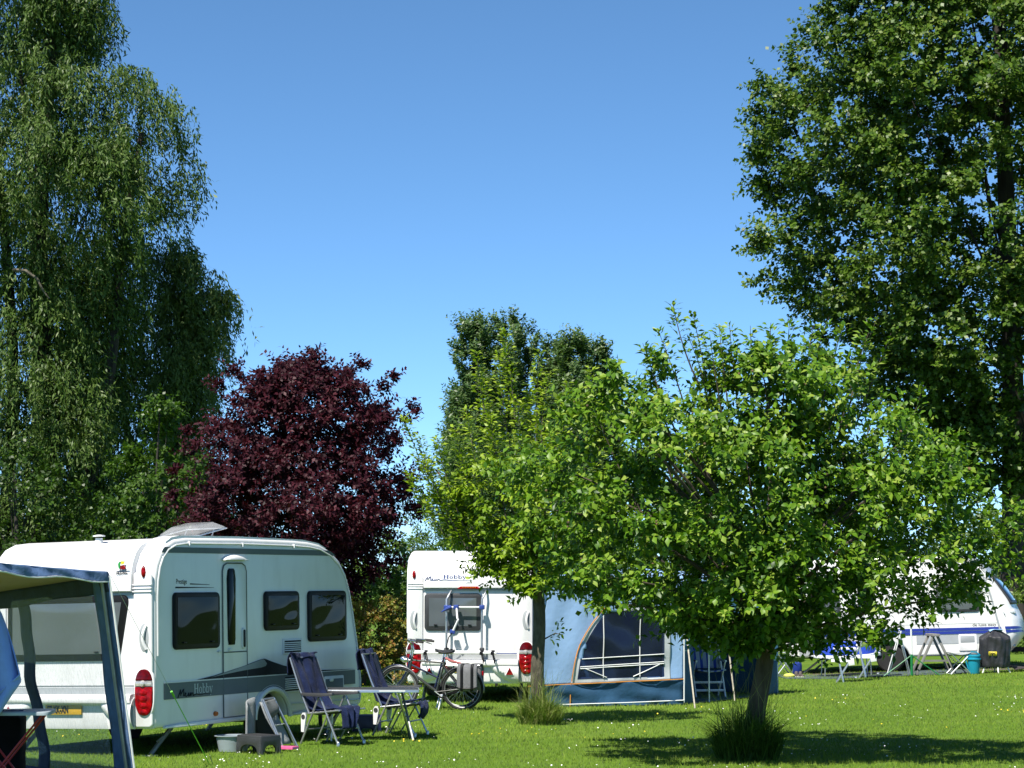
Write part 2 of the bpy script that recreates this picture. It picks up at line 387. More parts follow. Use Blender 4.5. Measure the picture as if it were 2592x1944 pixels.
def mein_word(b, mp, x0, z0, h, ln, n, mi=0, r=0.006, k=1.3):
    P = [(0, 0), (.25, .5), (.42, .95), (.45, .25), (.75, .8), (.95, 1.0), (.95, .15), (1.15, .2), (1.35, .5), (1.2, .55), (1.15, .25), (1.35, .08), (1.6, .2), (1.75, .5), (1.75, .1), (1.9, .12), (2.05, .5), (2.1, .1), (2.3, .48), (2.45, .45), (2.5, .1), (2.75, .2)]
    pts = [mp(x0 + a * h * k, z0 + c * h, n) for a, c in P]
    e = x0 + 2.75 * h * k
    for i in range(1, 15):
        t = i / 14; pts.append(mp(e + (ln - (e - x0)) * t, z0 + h * (.2 + .1 * math.sin(t * 13) * (1 - t)), n))
    b.tube(pts, [r] * 22 + [r * (1 - .7 * i / 14) for i in range(1, 15)], 4, mi)

# ---------------------------------------------------------------- ground
def build_ground():
    xs = np.unique(np.concatenate([np.array([-1500, -700, -300, -150, -90]), np.arange(-60, 61, 1.0), np.array([90, 150, 300, 700, 1500])]))
    ys = np.unique(np.concatenate([np.array([-1500, -600, -200, -60, -20, 0, 10]), np.arange(16, 80, 1.0), np.array([90, 110, 150, 300, 700, 2000])]))
    v = []; f = []
    for y in ys:
        for x in xs: v.append((x, y, gz(x, y)))
    nx = len(xs)
    for j in range(len(ys) - 1):
        for i in range(nx - 1): f.append((j * nx + i, j * nx + i + 1, (j + 1) * nx + i + 1, (j + 1) * nx + i))
    me = bpy.data.meshes.new('ground'); me.from_pydata(v, [], f)
    me.polygons.foreach_set('use_smooth', [True] * len(me.polygons))
    o = bpy.data.objects.new('ground', me); COL.objects.link(o)
    m, N, L, b = nodes_of('lawn')
    tc = N.new('ShaderNodeTexCoord')
    def noise(sc, det, stretch=None):
        n = N.new('ShaderNodeTexNoise'); n.inputs['Scale'].default_value = sc; n.inputs['Detail'].default_value = det
        if stretch:
            mp = N.new('ShaderNodeMapping'); mp.inputs['Scale'].default_value = stretch; mp.inputs['Rotation'].default_value = (0, 0, R(12))
            L.new(tc.outputs['Object'], mp.inputs[0]); L.new(mp.outputs[0], n.inputs['Vector'])
        else: L.new(tc.outputs['Object'], n.inputs['Vector'])
        return n
    r = N.new('ShaderNodeValToRGB'); e = r.color_ramp.elements
    e[0].position = .25; e[0].color = (.048, .105, .010, 1); e[1].position = .75; e[1].color = (.17, .22, .042, 1)
    x = e.new(.5); x.color = (.092, .165, .016, 1)
    a = noise(0.5, 8); c = noise(0.35, 3, (1, 3.5, 1)); d = noise(22, 6)
    m1 = N.new('ShaderNodeMix'); m1.data_type = 'FLOAT'; m1.inputs[0].default_value = 0.5
    L.new(a.outputs[0], m1.inputs[2]); L.new(d.outputs[0], m1.inputs[3])
    m2 = N.new('ShaderNodeMix'); m2.data_type = 'FLOAT'; m2.inputs[0].default_value = 0.35
    L.new(m1.outputs[0], m2.inputs[2]); L.new(c.outputs[0], m2.inputs[3])
    L.new(m2.outputs[0], r.inputs[0]); L.new(r.outputs[0], b.inputs['Base Color'])
    b.inputs['Roughness'].default_value = .9; b.inputs['Specular IOR Level'].default_value = .15
    bp = N.new('ShaderNodeBump'); bp.inputs['Strength'].default_value = .8; bp.inputs['Distance'].default_value = .03
    L.new(d.outputs[0], bp.inputs['Height']); L.new(bp.outputs[0], b.inputs['Normal'])
    me.materials.append(m)
    tag(o, kind='structure', label='mown green lawn of the campsite stretching to the trees', cat='lawn')
build_ground()

# ---------------------------------------------------------------- caravans
def caravan_body(prof, W, r, mats, parent, name='body'):
    """side outline extruded across the width, with rounded long edges"""
    b = MB(); n = len(prof); vs = []; fs = []
    K = 5; rings = []
    for k in range(K + 1):
        p = R(90 * k / K); rings.append((r * (1 - math.cos(p)), r * (1 - math.sin(p))))
    seq = rings + [(W - y, i) for y, i in rings[::-1]]
    for y, i in seq:
        pl = inset(prof, i) if i > 1e-6 else prof
        vs += [(x, y, z) for x, z in pl]
    m = len(seq)
    for k in range(m - 1):
        for i in range(n):
            j = (i + 1) % n; fs.append((k * n + i, k * n + j, (k + 1) * n + j, (k + 1) * n + i))
    fs.append(tuple(range(n))); fs.append(tuple((m - 1) * n + i for i in range(n))[::-1])
    b.add(vs, fs)
    return b.build(name, mats, parent, ang=30)

def window_unit(parent, mp, x0, z0, x1, z1, r=0.07, pane=None, fw=0.06, thick=0.038, seed=0, name='window', frame=None, slant=0.0):
    sl_ = lambda x, z: x + (slant * (z1 - z) / (z1 - z0) * (1 - (x - x0) / (x1 - x0)) if slant else 0)
    mp0 = mp; mp = lambda a, c, n: mp0(sl_(a, c), c, n)
    b = MB(); b.plate(mp, rrect(x0, z0, x1, z1, r), -0.01, thick, 0.018)
    w = b.build(name, frame or black, parent)
    g = MB(); f = fw
    rg = random.Random(seed); ph = [rg.uniform(0, 6) for _ in range(4)]
    def fn(u, v):
        e = (1 - abs(2 * u - 1) ** 5) * (1 - abs(2 * v - 1) ** 5)
        k = thick + 0.003 + 0.003 * e + 0.0010 * e * math.sin(6 * u + ph[0] + 4 * v) + 0.0009 * e * math.sin(9 * v + ph[1] - 5 * u) + .006 * (v - .5)
        return mp(x0 + f + (x1 - x0 - 2 * f) * u, z0 + f + (z1 - z0 - 2 * f) * v, k)
    g.grid(fn, 22, 22)
    p = g.build('pane', pane or glass, w)
    for t in (.2, .8):
        h = MB(); xx = x0 + (x1 - x0) * t; h.plate(mp, rrect(xx - .03, z0 + f + .012, xx + .03, z0 + f + .03, .006, 2), thick, thick + .024, .004); h.build('catch', black, w)
    return w

def tail_light(parent, mp, zc, x0, x1, z0, z1, flip):
    q = lambda a, b_, n: mp(x0 + x1 - a, b_, n) if flip else mp(a, b_, n)
    b = MB()
    def out(g):   # capsule wider at mid height
        P = []
        for i in range(28):
            a = 2 * PI * i / 28; c, s_ = math.cos(a), math.sin(a)
            px = (x0 + x1) / 2 + (x1 - x0) / 2 * math.copysign(abs(c) ** .75, c) - g * math.copysign(1, c) * min(1, abs(c) * 2)
            pz = (z0 + z1) / 2 + (z1 - z0) / 2 * math.copysign(abs(s_) ** .62, s_) - g * math.copysign(1, s_) * min(1, abs(s_) * 2)
            P.append((px, pz))
        return P
    b.plate(q, out(0), 0, .032, .014)
    t = b.build('tail_light', white, parent)
    full = out(.014)
    def clip(lo, hi):
        P = [p for p in full]
        res = []
        for i in range(len(P)):
            a, c = P[i], P[(i + 1) % len(P)]
            ina = lo <= a[1] <= hi
            if ina: res.append(a)
            for lim in sorted((lo, hi), key=lambda l: abs(l - a[1])):
                if (a[1] - lim) * (c[1] - lim) < 0:
                    k = (lim - a[1]) / (c[1] - a[1]); res.append((a[0] + (c[0] - a[0]) * k, lim))
        return res
    H = z1 - z0
    for nm, mat, lo, hi in (('lens', redd, z0 + .74 * H, z1), ('lens', clearlens, z0 + .62 * H, z0 + .735 * H), ('lens', reda, z0, z0 + .615 * H)):
        l = MB(); l.plate(q, clip(lo, hi), .02, .052, .018); l.build(nm, mat, t)
    l = MB(); cx = (x0 + x1) / 2
    for k in range(4):
        zz = z0 + (.1 + .13 * k) * H
        l.lathe([(0.001, .064), (.035, .06), (.055, .05)], 14, mp=lambda x, y, n, zz=zz: q(cx + x * 1.2, zz + y * .7, n))
    l.build('reflector_boss', reda, t)
    l = MB(); l.lathe([(0.001, .075), (.03, .07), (.042, .05)], 14, mp=lambda x, y, n: q(cx + .01 + x, z0 + .675 * H + y, n)); l.build('bulb_lens', clearlens, t)

def wheel_part(parent, x, y, r, w, out=-1, mat_rim=None):
    """wheel lying in the x-z plane, axis along y"""
    b = MB()
    mp = lambda a, c, n: (x + a, y + n, r + c)
    b.lathe([(r * .62, -w / 2), (r * .9, -w / 2), (r, -w * .36), (r, w * .36), (r * .9, w / 2), (r * .62, w / 2)], 28, mp=mp)
    t = b.build('wheel', rubber, parent)
    k = MB(); s_ = out
    k.lathe([(r * .64, s_ * w * .46), (r * .56, s_ * w * .42), (r * .5, s_ * w * .25), (r * .2, s_ * w * .3), (r * .16, s_ * w * .42), (0.001, s_ * w * .44)], 24, mp=mp)
    k.build('rim', mat_rim or steel, t)
    for i in range(8):
        a = 2 * PI * i / 8; h = MB()
        h.lathe([(.022, s_ * (w * .27 + .012)), (.001, s_ * (w * .27 + .014))], 8, mp=lambda p, q, n, a=a: (x + math.cos(a) * r * .38 + p, y + n, r + math.sin(a) * r * .38 + q)); h.build('rim_hole', blackmatt, t)
    return t

HPROF = [(0.03, .345), (0.0, .42), (0.0, 1.2), (0.0, 1.9), (0.015, 2.1), (.06, 2.28), (.14, 2.42), (.27, 2.53), (.45, 2.595), (.7, 2.62), (1.9, 2.632), (3.2, 2.625), (3.6, 2.612), (3.9, 2.58), (4.18, 2.5), (4.42, 2.37), (4.6, 2.19), (4.72, 1.95), (4.81, 1.65), (4.9, 1.3), (4.975, .95), (5.0, .7), (4.995, .5), (4.96, .4), (4.88, .365), (3.4, .352), (3.03, .345)]
HPROF += [(2.63 + .40 * math.cos(R(a)), .345 + .33 * math.sin(R(a))) for a in range(10, 180, 10)] + [(2.23, .345), (1.2, .345)]
HPROF = HPROF[::-1]

def hobby_common(root, W, stripe_mat):
    caravan_body(HPROF, W, .055, white, root)
    # edge rails following the outline on both long edges
    edge = [p for p in HPROF if p[1] > .9 or p[0] < .02 or p[0] > 4.9]
    edge = [p for p in inset(HPROF, .075) if (p[1] > .45)]
    for yy in (-.004, W + .004):
        b = MB(); b.tube([(x, yy, z) for x, z in edge], .012, 6); b.build('awning_rail', trimw, root)
    # chassis, axle, steadies
    b = MB(); b.box((2.5, W / 2, .39), (4.4, W - .5, .12)); b.box((2.63, W / 2, .34), (.12, W - .3, .12)); b.box((2.63, W / 2, .55), (.9, W - .75, .35))
    b.box((5.5, W / 2, .42), (1.3, .1, .1)); b.tube([(5.9, W / 2, .42), (5.9, W / 2, .02)], .03)
    b.build('chassis', blackmatt, root)
    for sx, dx in ((.45, .32), (4.55, .3)):
        for sy, dy in ((.25, -.0), (W - .25, .0)):
            b = MB(); b.tube([(sx + dx, sy, .36), (sx - dx * .55, sy + dy, .02)], .028, 6); b.tube([(sx + dx * .9, sy, .3), (sx - dx * .1, sy, .17)], .014, 6)
            b.box((sx - dx * .6, sy + dy, .012), (.16, .14, .024), bev=.006); b.build('corner_steady', steel, root)
    for yy, o_ in ((.16, -1), (W - .16, 1)): wheel_part(root, 2.63, yy, .32, .2, o_)
    # rear: moulded corner strips with three grooves
    for a0, a1 in ((.012, .275), (W - .275, W - .012)):
        b = MB(); b.plate(rear, rrect(a0, .36, a1, 2.2, .05), 0, .028, .02)
        for k in range(3): b.plate(rear, rrect(a0 - .004, 1.955 + k * .04, a1 + .004, 1.975 + k * .04, .008, 2), .02, .042, .008)
        b.build('corner_strip', white, root, ang=50)
    # upper rear panel, overhanging
    b = MB(); pr = [(.1, 1.965), (-.04, 1.965), (-.062, 1.98), (-.062, 2.03), (-.045, 2.2), (-.002, 2.34), (.06, 2.44), (.15, 2.52), (.3, 2.57), (.3, 2.4)]
    b.plate(lambda a, c, n: (a, n, c), pr, .285, W - .285, .01); b.build('overhang_panel', white, root, ang=50)
    b = MB(); b.box((-.005, W / 2, 1.945), (.03, W - .58, .03)); b.build('panel_shadow_gap', lgrey, root)  # solid grey strip coloured as the shadow under the overhang
    # rear grey strip and pin line
    b = MB(); b.plate(rear, [(.285, .76), (W - .285, .76), (W - .285, .835), (.285, .835)], 0, .004); b.build('stripe', lgrey, root)
    b = MB(); b.plate(rear, [(.285, .848), (W - .285, .848), (W - .285, .858), (.285, .858)], 0, .004); b.build('pin_line', stripe_mat, root)
    # bumper: shelf on top, swelling ends, recessed middle
    b = MB(); sh = [(0, .345), (-.03, .345), (-.045, .40), (-.05, .6), (-.05, .62), (-.125, .655), (-.135, .70), (-.12, .745), (-.09, .757), (0, .757)]
    b.plate(lambda a, c, n: (a, n, c), sh, .26, W - .26, .02)
    for c0, sg in ((.25, 1), (W - .25, -1)):
        def fn(u, v, c0=c0, sg=sg):
            y = c0 + sg * (.5 * u)
            zt = .72; zb = .35 + .26 * (u ** 2.2)
            z = zb + (zt - zb) * v
            bul = math.sin(PI * min(1, max(0, v))) ** .6 * (1 - u ** 4) ** .5
            return (-.04 - .095 * bul, y, z)
        b.grid(fn, 14, 10)
    b.build('bumper', white, root, ang=50, recalc=True)
    # lamps
    tail_light(root, rear, 0, -.022, .262, .485, 1.065, False)
    tail_light(root, rear, 0, W - .262, W + .022, .485, 1.065, True)
    for a in (.12, W - .12):
        b = MB(); b.lathe([(0.001, .06), (.5, .055), (.85, .045), (1, .03)], 18, mp=lambda x, y, n, a=a: rear(a + x * .032, 2.2 + y * .072, n)); b.build('marker_light', reda, root)
        b = MB()
        # grip: hollow with a bar
        b.plate(rear, [(a + .07 * math.cos(R(t)), 1.42 + .17 * math.sin(R(t))) for t in range(0, 360, 15)], .02, .034, .012); g = b.build('grip_recess', lgrey, root)
        h = MB(); h.tube([rear(a - .035 + .03 * math.sin(t * PI), 1.56 - t * .28, .035 + .03 * math.sin(t * PI)) for t in np.linspace(0, 1, 9)], .02, 8); h.build('grip_bar', white, g)
    for a in (.40, W - .40):
        b = MB(); b.plate(lambda x, y, n: rear(x, y, n + .128), [(a - .078, .485), (a + .078, .485), (a, .64)], -.03, .008, .003, 0); t = b.build('triangle_reflector', white, root)
        b = MB(); b.plate(lambda x, y, n: rear(x, y, n + .128), [(a - .062, .495), (a + .062, .495), (a, .62)], .006, .016, .004); b.build('red_triangle', reda, t)

def plate_sign(root, a0, a1, z0, z1, n, txt):
    b = MB(); b.plate(lambda x, y, k: rear(x, y, k + n), rrect(a0, z0, a1, z1, .012, 3), -.03, .006, .002); p = b.build('number_plate', yellowplate, root)
    w = (a1 - a0)
    text_part(txt, (z1 - z0) * .95, lambda x, y, k: rear(a1 - w * .05 - x, z0 + (z1 - z0) * .16 + y, k + n + .007), black, p, sx=.60, bold=.006)

def vent(root, mp, x0, z0, x1, z1, ns):
    b = MB(); b.plate(mp, rrect(x0, z0, x1, z1, .012, 3), 0, .014, .006); v = b.build('vent', trimw, root)
    b = MB(); b.plate(mp, rrect(x0 + .03, z0 + .025, x1 - .03, z1 - .025, .006, 2), .012, .0155, 0); b.build('vent_opening', blackmatt, v)
    for k in range(ns):
        zc = z0 + .04 + (z1 - z0 - .08) * (k + .5) / ns; hh = (z1 - z0 - .08) / ns * .28
        b = MB(); b.plate(mp, [(x0 + .03, zc - hh), (x1 - .03, zc - hh), (x1 - .03, zc + hh), (x0 + .03, zc + hh)], .013, .026, .004); b.build('slat', trimw, v)

def caravan_prestige():
    a = math.atan(2690 / 5600); W = 2.44
    root = thing('caravan', 'nearest white touring caravan with grey side bands, entrance door and open roof hatch', 'caravan',
                 (-4.22, 26.4, 0), (-R(1.4), 0, PI / 2 - a), 'white touring caravans')
    hobby_common(root, W, greyband)
    # bands
    b = MB(); b.plate(side, [(.17, 2.428), (4.3, 2.428), (4.2, 2.475), (4.1, 2.5), (.24, 2.497), (.2, 2.47)], 0, .005); b.build('grey_band', greyband, root)
    b = MB(); b.plate(side, [(.2, .678), (4.77, .678), (4.77, .868), (.2, .868)], 0, .0145); b.build('grey_band', greyband, root)
    b = MB(); b.plate(side, [(.2, .872), (4.77, .868), (4.77, .876), (.2, .884)], 0, .0150); b.build('pin_line', trimw, root)
    b = MB(); b.plate(side, [(.9, .886), (4.77, .879), (4.3, .886), (3.8, .9), (3.3, .935), (2.9, .99), (2.62, 1.05), (2.44, 1.094), (2.36, 1.085), (1.9, 1.01), (1.3, .925)], 0, .0152); b.build('wave_stripe', dgrey, root)
    b = MB(); b.plate(side, [(1.2, .905), (1.9, .96), (2.36, .985), (2.46, 1.0), (2.49, 1.03), (2.42, 1.085), (2.36, 1.083), (1.9, 1.008)], .012, .0175); b.build('leaf_stripe', pm('mid_grey_stripe', (.20, .23, .24), .35, var=.04), root)
    for x in (.75, 1.95, 3.2):
        b = MB(); b.box((x, -.012, 2.545), (.03, .03, .05), bev=.006); b.build('rail_clip', trimw, root)
    # words
    b = MB(); hobby_word(b, side, .82, .722, .118, 1.0, .0152); b.build('lettering', pm('pale_print', (.46, .52, .53), .5), root)
    b = MB(); mein_word(b, side, .47, .688, .10, .74, .018, r=.007); b.build('lettering', dgrey, root)
    text_part('Prestige', .085, lambda x, y, n: side(.47 + x, 2.055 + y, n), dgrey, root, sx=.85, bold=.001)
    b = MB(); b.plate(side, [(.77, 2.045), (1.2, 2.041), (1.2, 2.046), (.77, 2.06)], 0, .002); b.plate(side, [(.45, 2.0), (1.3, 2.006), (1.3, 2.01), (.46, 2.02)], 0, .002); b.build('speed_lines', dgrey, root)
    # windows
    window_unit(root, side, .385, 1.262, 1.385, 1.95, seed=1)
    window_unit(root, side, 2.44, 1.447, 3.29, 1.955, seed=5)
    window_unit(root, side, 3.53, 1.28, 4.53, 1.955, seed=9)
    # door
    dz0, dz1 = .40, 2.31
    dp = [(1.48, dz0), (2.03, dz0), (2.03, dz1 - .1), (2.0, dz1 - .03), (1.93, dz1), (1.58, dz1), (1.51, dz1 - .03), (1.48, dz1 - .1)]
    b = MB(); b.plate(side, dp, 0, .010, .004); d = b.build('door', white, root)
    b = MB(); b.tube([side(x, z, .010) for x, z in dp], .0085, 5, closed=True); b.tube([side(1.49, 1.2, .010), side(2.02, 1.2, .010)], .008, 5); b.build('door_seal', pm('grey_seal', (.10, .12, .125), .5), d)
    b = MB(); b.plate(side, [(1.60, 1.29), (1.735, 1.29), (1.75, 1.36), (1.765, 2.12), (1.745, 2.22), (1.72, 2.245), (1.62, 2.245), (1.59, 2.22), (1.57, 2.12), (1.585, 1.36)], .008, .024, .008); b.build('door_window', glass, d)
    b = MB(); b.plate(side, rrect(1.905, 1.235, 1.985, 1.50, .038, 4), .008, .026, .008); h = b.build('door_handle', trimw, d)
    b = MB(); b.plate(side, rrect(1.922, 1.255, 1.968, 1.475, .02, 4), .026, .034, .004); b.build('handle_recess', black, h)
    b = MB(); b.plate(side, rrect(1.59, 1.215, 1.65, 1.245, .01, 2), .008, .03, .004); b.build('door_catch', trimw, d)
    b = MB(); b.plate(side, rrect(1.36, 1.2, 1.42, 1.225, .01, 2), 0, .03, .004); b.build('door_stop', trimw, root)
    b = MB()
    b.grid(lambda u, v: side(1.475 + .53 * u, 2.355 + .062 * math.sin(PI * u) ** .7 * math.sin(PI * v / 2), .005 + .075 * math.cos(PI * v / 2) * (.4 + .6 * math.sin(PI * u) ** .5)), 16, 6)
    b.plate(side, [(1.475, 2.345), (2.005, 2.345), (2.005, 2.358), (1.475, 2.358)], 0, .07, .005)
    b.build('door_canopy', white, root, ang=60)
    # vents and flap
    vent(root, side, 2.9, 1.13, 3.37, 1.335, 5); vent(root, side, 2.9, .63, 3.43, .865, 6)
    b = MB(); b.plate(side, rrect(3.93, .52, 4.45, .81, .02, 3), 0, .019, .006); fl = b.build('service_flap', trimw, root)
    b = MB(); b.plate(side, rrect(3.955, .545, 4.425, .77, .012, 3), .018, .022, .002); b.build('flap_panel', greyband, fl)
    b = MB(); b.plate(side, rrect(4.06, .735, 4.15, .785, .02, 3), .018, .036, .006); b.build('flap_lock', trimw, fl)
    # sill mouldings and wheel arch lip
    for x0, x1 in ((.2, 2.19), (3.08, 4.85)):
        b = MB(); b.plate(lambda p, q, n: (p, -n, q), [(x0, .335), (x1, .335), (x1, .372), (x1 - .05, .395), (x0 + .3, .378), (x0, .36)], -.02, .022, .012); b.build('sill', white, root)
    b = MB(); b.tube([side(2.63 + .43 * math.cos(R(t)), .33 + .37 * math.sin(R(t)), .006) for t in range(180, -1, -9)], .036, 8); b.build('wheel_arch_lip', white, root)
    b = MB(); b.lathe([(.001, .03), (.03, .026), (.037, 0)], 16, mp=lambda x, y, n: side(1.3 + x * 1.15, .455 + y * .85, n)); b.build('side_reflector', orange, root)
    # rear window, plate, sticker
    window_unit(root, rear, .34, 1.15, W - .30, 1.93, r=.09, pane=greyglass, thick=.03, seed=3, slant=.15, fw=.085)
    plate_sign(root, 1.0, 1.53, .515, .64, .07, '57-KK-XN')
    b = MB(); A0 = .40; Z0 = 2.215
    lb = lambda x, y, n: rear(A0 - x * .78, Z0 + y * .78, n + .055)
    text_part('DE JONG', .062, lambda x, y, n: lb(x - .125, y - .045, n + .003), black, root, sx=.82, bold=.0022)
    b.plate(lb, [(-.12, .015), (.12, .015), (.12, .019), (-.12, .019)], -.01, .004, 0, 0)
    b.plate(lb, [(-.075, .04), (-.05, .04), (-.055, .10), (-.035, .15), (-.075, .14), (-.09, .10)], -.01, .004, 0, 1)
    b.plate(lb, [(-.03, .10), (.01, .11), (.035, .15), (-.03, .155)], -.01, .004, 0, 2)
    b.plate(lb, [(-.045, .03), (.04, .03), (.05, .06), (.01, .095), (-.04, .08)], -.01, .004, 0, 3)
    b.build('dealer_sticker', [black, pm('green_print', (.03, .3, .06), .4), yellow, reda], root)
    # flue on the roof and roof hatch standing open
    b = MB(); b.lathe([(.05, 0), (.05, .06), (.043, .062), (.043, .085)], 14, c=(.32, 1.02, 2.55)); b.lathe([(.075, .085), (.075, .098), (.02, .108), (.001, .108)], 14, c=(.32, 1.02, 2.57)); b.build('roof_flue', trimw, root)
    b = MB(); b.plate(ident, rrect(1.45, .25, 2.1, 1.0, .06, 3), 2.6, 2.65, .02); hb = b.build('roof_hatch', trimw, root)
    c, s_ = math.cos(R(8)), math.sin(R(8))
    def lid(x, y, n): return (1.44 + (x) * .82 * c - n * s_, y, 2.665 + (x) * s_ * 1.0 + n * c)
    b = MB(); o_ = rrect(0, .30, .76, .92, .06, 4); t_ = rrect(.13, .41, .63, .81, .05, 4); nn_ = len(o_)
    b.add([lid(x, y, .0) for x, y in o_] + [lid(x, y, .025) for x, y in o_] + [lid(x, y, .10) for x, y in t_], [(k * nn_ + i, k * nn_ + (i + 1) % nn_, (k + 1) * nn_ + (i + 1) % nn_, (k + 1) * nn_ + i) for k in range(2) for i in range(nn_)] + [tuple(2 * nn_ + i for i in range(nn_))])
    b.build('hatch_lid', acrylic, hb)
    b = MB(); b.tube([lid(.0, .3, 0), lid(.76, .3, 0), lid(.76, .92, 0), lid(0, .92, 0)], .009, 5, closed=True); b.build('hatch_rim', alu, hb)
    for y in (.4, .82):
        b = MB(); b.tube([(1.85, y, 2.64), lid(.6, y, .01)], .008, 5); b.build('hatch_stay', alu, hb)
    # raised roof edge moulding by the right side
    b = MB(); b.plate(lambda p, q, n: (p, n, q), [(.28, 2.5), (.30, 2.56), (.42, 2.615), (.6, 2.64), (1.9, 2.652), (3.5, 2.636), (3.9, 2.595), (4.1, 2.53), (3.9, 2.5), (.6, 2.5)], .03, .30, .02); b.build('roof_edge', white, root, ang=50)
    return root

def caravan_racked():
    W = 2.18
    root = thing('caravan', 'white touring caravan seen from behind with an empty bicycle rack and blue awning beside it', 'caravan',
                 (.368, 38.2, -.01), (0, 0, PI / 2 - R(4)), 'white touring caravans')
    hobby_common(root, W, blueprint)
    window_unit(root, rear, .9, 1.24, 1.88, 1.88, r=.07, pane=greyglass, fw=.08, thick=.03, seed=12, frame=charcoal)
    b = MB(); hobby_word(b, lambda x, y, n: rear(-x, y, n), -1.552, 2.135, .066, 1.75, .055); mein_word(b, lambda x, y, n: rear(-x, y, n), -1.87, 2.09, .085, .83, .058, r=.0055, k=1.2)
    b.build('lettering', blueprint, root)
    for k in range(2):
        b = MB(); b.plate(rear, [(1.06, 2.05 + .02 * k), (1.17 - .03 * k, 2.05 + .02 * k), (1.17 - .03 * k, 2.058 + .02 * k), (1.06, 2.058 + .02 * k)], .05, .062); b.build('small_print', lgrey, root)
    b = MB(); b.plate(rear, [(.92, 1.955), (1.30, 1.955), (1.30, 1.975), (1.25, 2.0), (.97, 2.0), (.92, 1.975)], .05, .085, .01); bl = b.build('brake_light', reda, root)
    for k in range(9):
        b = MB(); b.plate(rear, rrect(.985 + k * .028, 1.972, 1.003 + k * .028, 1.992, .004, 2), .08, .09, .003); b.build('lamp_segment', orange, bl)
    plate_sign(root, .85, 1.36, .525, .645, .055, 'WV-17-WV')
    b = MB(); b.box((.6, .45, 2.64), (.35, .35, .07), bev=.03); b.build('roof_vent', lgrey, root)
    b = MB(); b.lathe([(.05, 0), (.05, .1), (.08, .11), (.08, .12), (.001, .13)], 12, c=(.5, .44, 2.6)); b.build('roof_flue', trimw, root)
    # bicycle rack
    rk = MB(); d = .14
    for a in (.875, 1.485):
        t = .07 if a < 1 else .07
        rk.tube([rear(a - t, 1.925, .03), rear(a - t * .7, 1.88, .09), rear(a, 1.78, d), rear(a, 1.5, d), rear(a + .004, .9, d)], .019, 8)
        rk.tube([rear(a, .93, d), rear(a, .88, .02)], .018, 6)
    r = rk.build('bike_rack', alu, root)
    b = MB(); b.tube([rear(1.47, 1.643, d), rear(.87, 1.643, d)], .017, 8); b.tube([rear(1.31, 1.64, d + .03), rear(1.29, 1.46, d + .1), rear(1.275, 1.43, d + .12), rear(1.36, 1.25, d + .1)], .018, 8); b.build('frame_holder', trimw, r)
    b = MB()
    for a, z in ((1.485, 1.64), (1.32, 1.645), (.875, 1.645), (1.38, 1.225)): b.plate(rear, rrect(a - .045, z - .04, a + .045, z + .04, .015, 2), d - .035, d + .05, .012)
    b.tube([rear(1.40, 1.65, d + .06), rear(1.47, 1.62, d + .09), rear(1.57, 1.56, d + .1)], [.035, .03, .006], 8)
    b.build('clamp_knob', blueprint, r)
    b = MB(); b.tube([rear(1.38, 1.21, d + .09), rear(1.44, 1.13, d + .08), rear(1.475, 1.0, d + .06), rear(1.48, .93, d + .04)], .009, 6); b.build('rack_strap', black, r)
    for dd, z in ((d + .04, .888), (d + .2, .868)):
        b = MB(); b.tube([rear(2.02, z, dd), rear(.61, z, dd)], .02, 8); b.tube([rear(1.9, z, dd), rear(1.9, z - .02, .02)], .01, 6); b.tube([rear(.7, z, dd), rear(.7, z - .02, .02)], .01, 6); rl = b.build('wheel_rail', alu, r)
        b = MB()
        for a in (1.83, .87, .68):
            b.plate(lambda x, y, n, dd=dd: rear(x, y, n + dd), rrect(a - .03, z - .03, a + .03, z + .025, .01, 2), -.022, .03, .006)
            b.tube([rear(a, z, dd + .03), rear(a - .04, z - .17, dd + .05)], .009, 6)
        b.build('wheel_clip', black, rl)
    for a in (1.485, .875):
        b = MB(); b.plate(rear, rrect(a - .04, .875, a + .04, .955, .015, 2), d - .03, d + .03, .01); b.build('rail_bracket', charcoal, r)
    return root

CPROF = [(.12, .36), (.03, .42), (.0, .6), (.0, 1.0), (.06, 1.6), (.16, 2.1), (.28, 2.33), (.45, 2.46), (.7, 2.52), (2.4, 2.535), (3.7, 2.51), (3.95, 2.475), (4.12, 2.41), (4.3, 2.28), (4.43, 2.12), (4.52, 1.9), (4.6, 1.6), (4.68, 1.25), (4.745, .95), (4.79, .7), (4.78, .45), (4.72, .36), (2.75, .34)]
CPROF += [(2.3 + .42 * math.cos(R(a)), .34 + .31 * math.sin(R(a))) for a in range(10, 180, 10)] + [(1.85, .34)]
CPROF = CPROF[::-1]

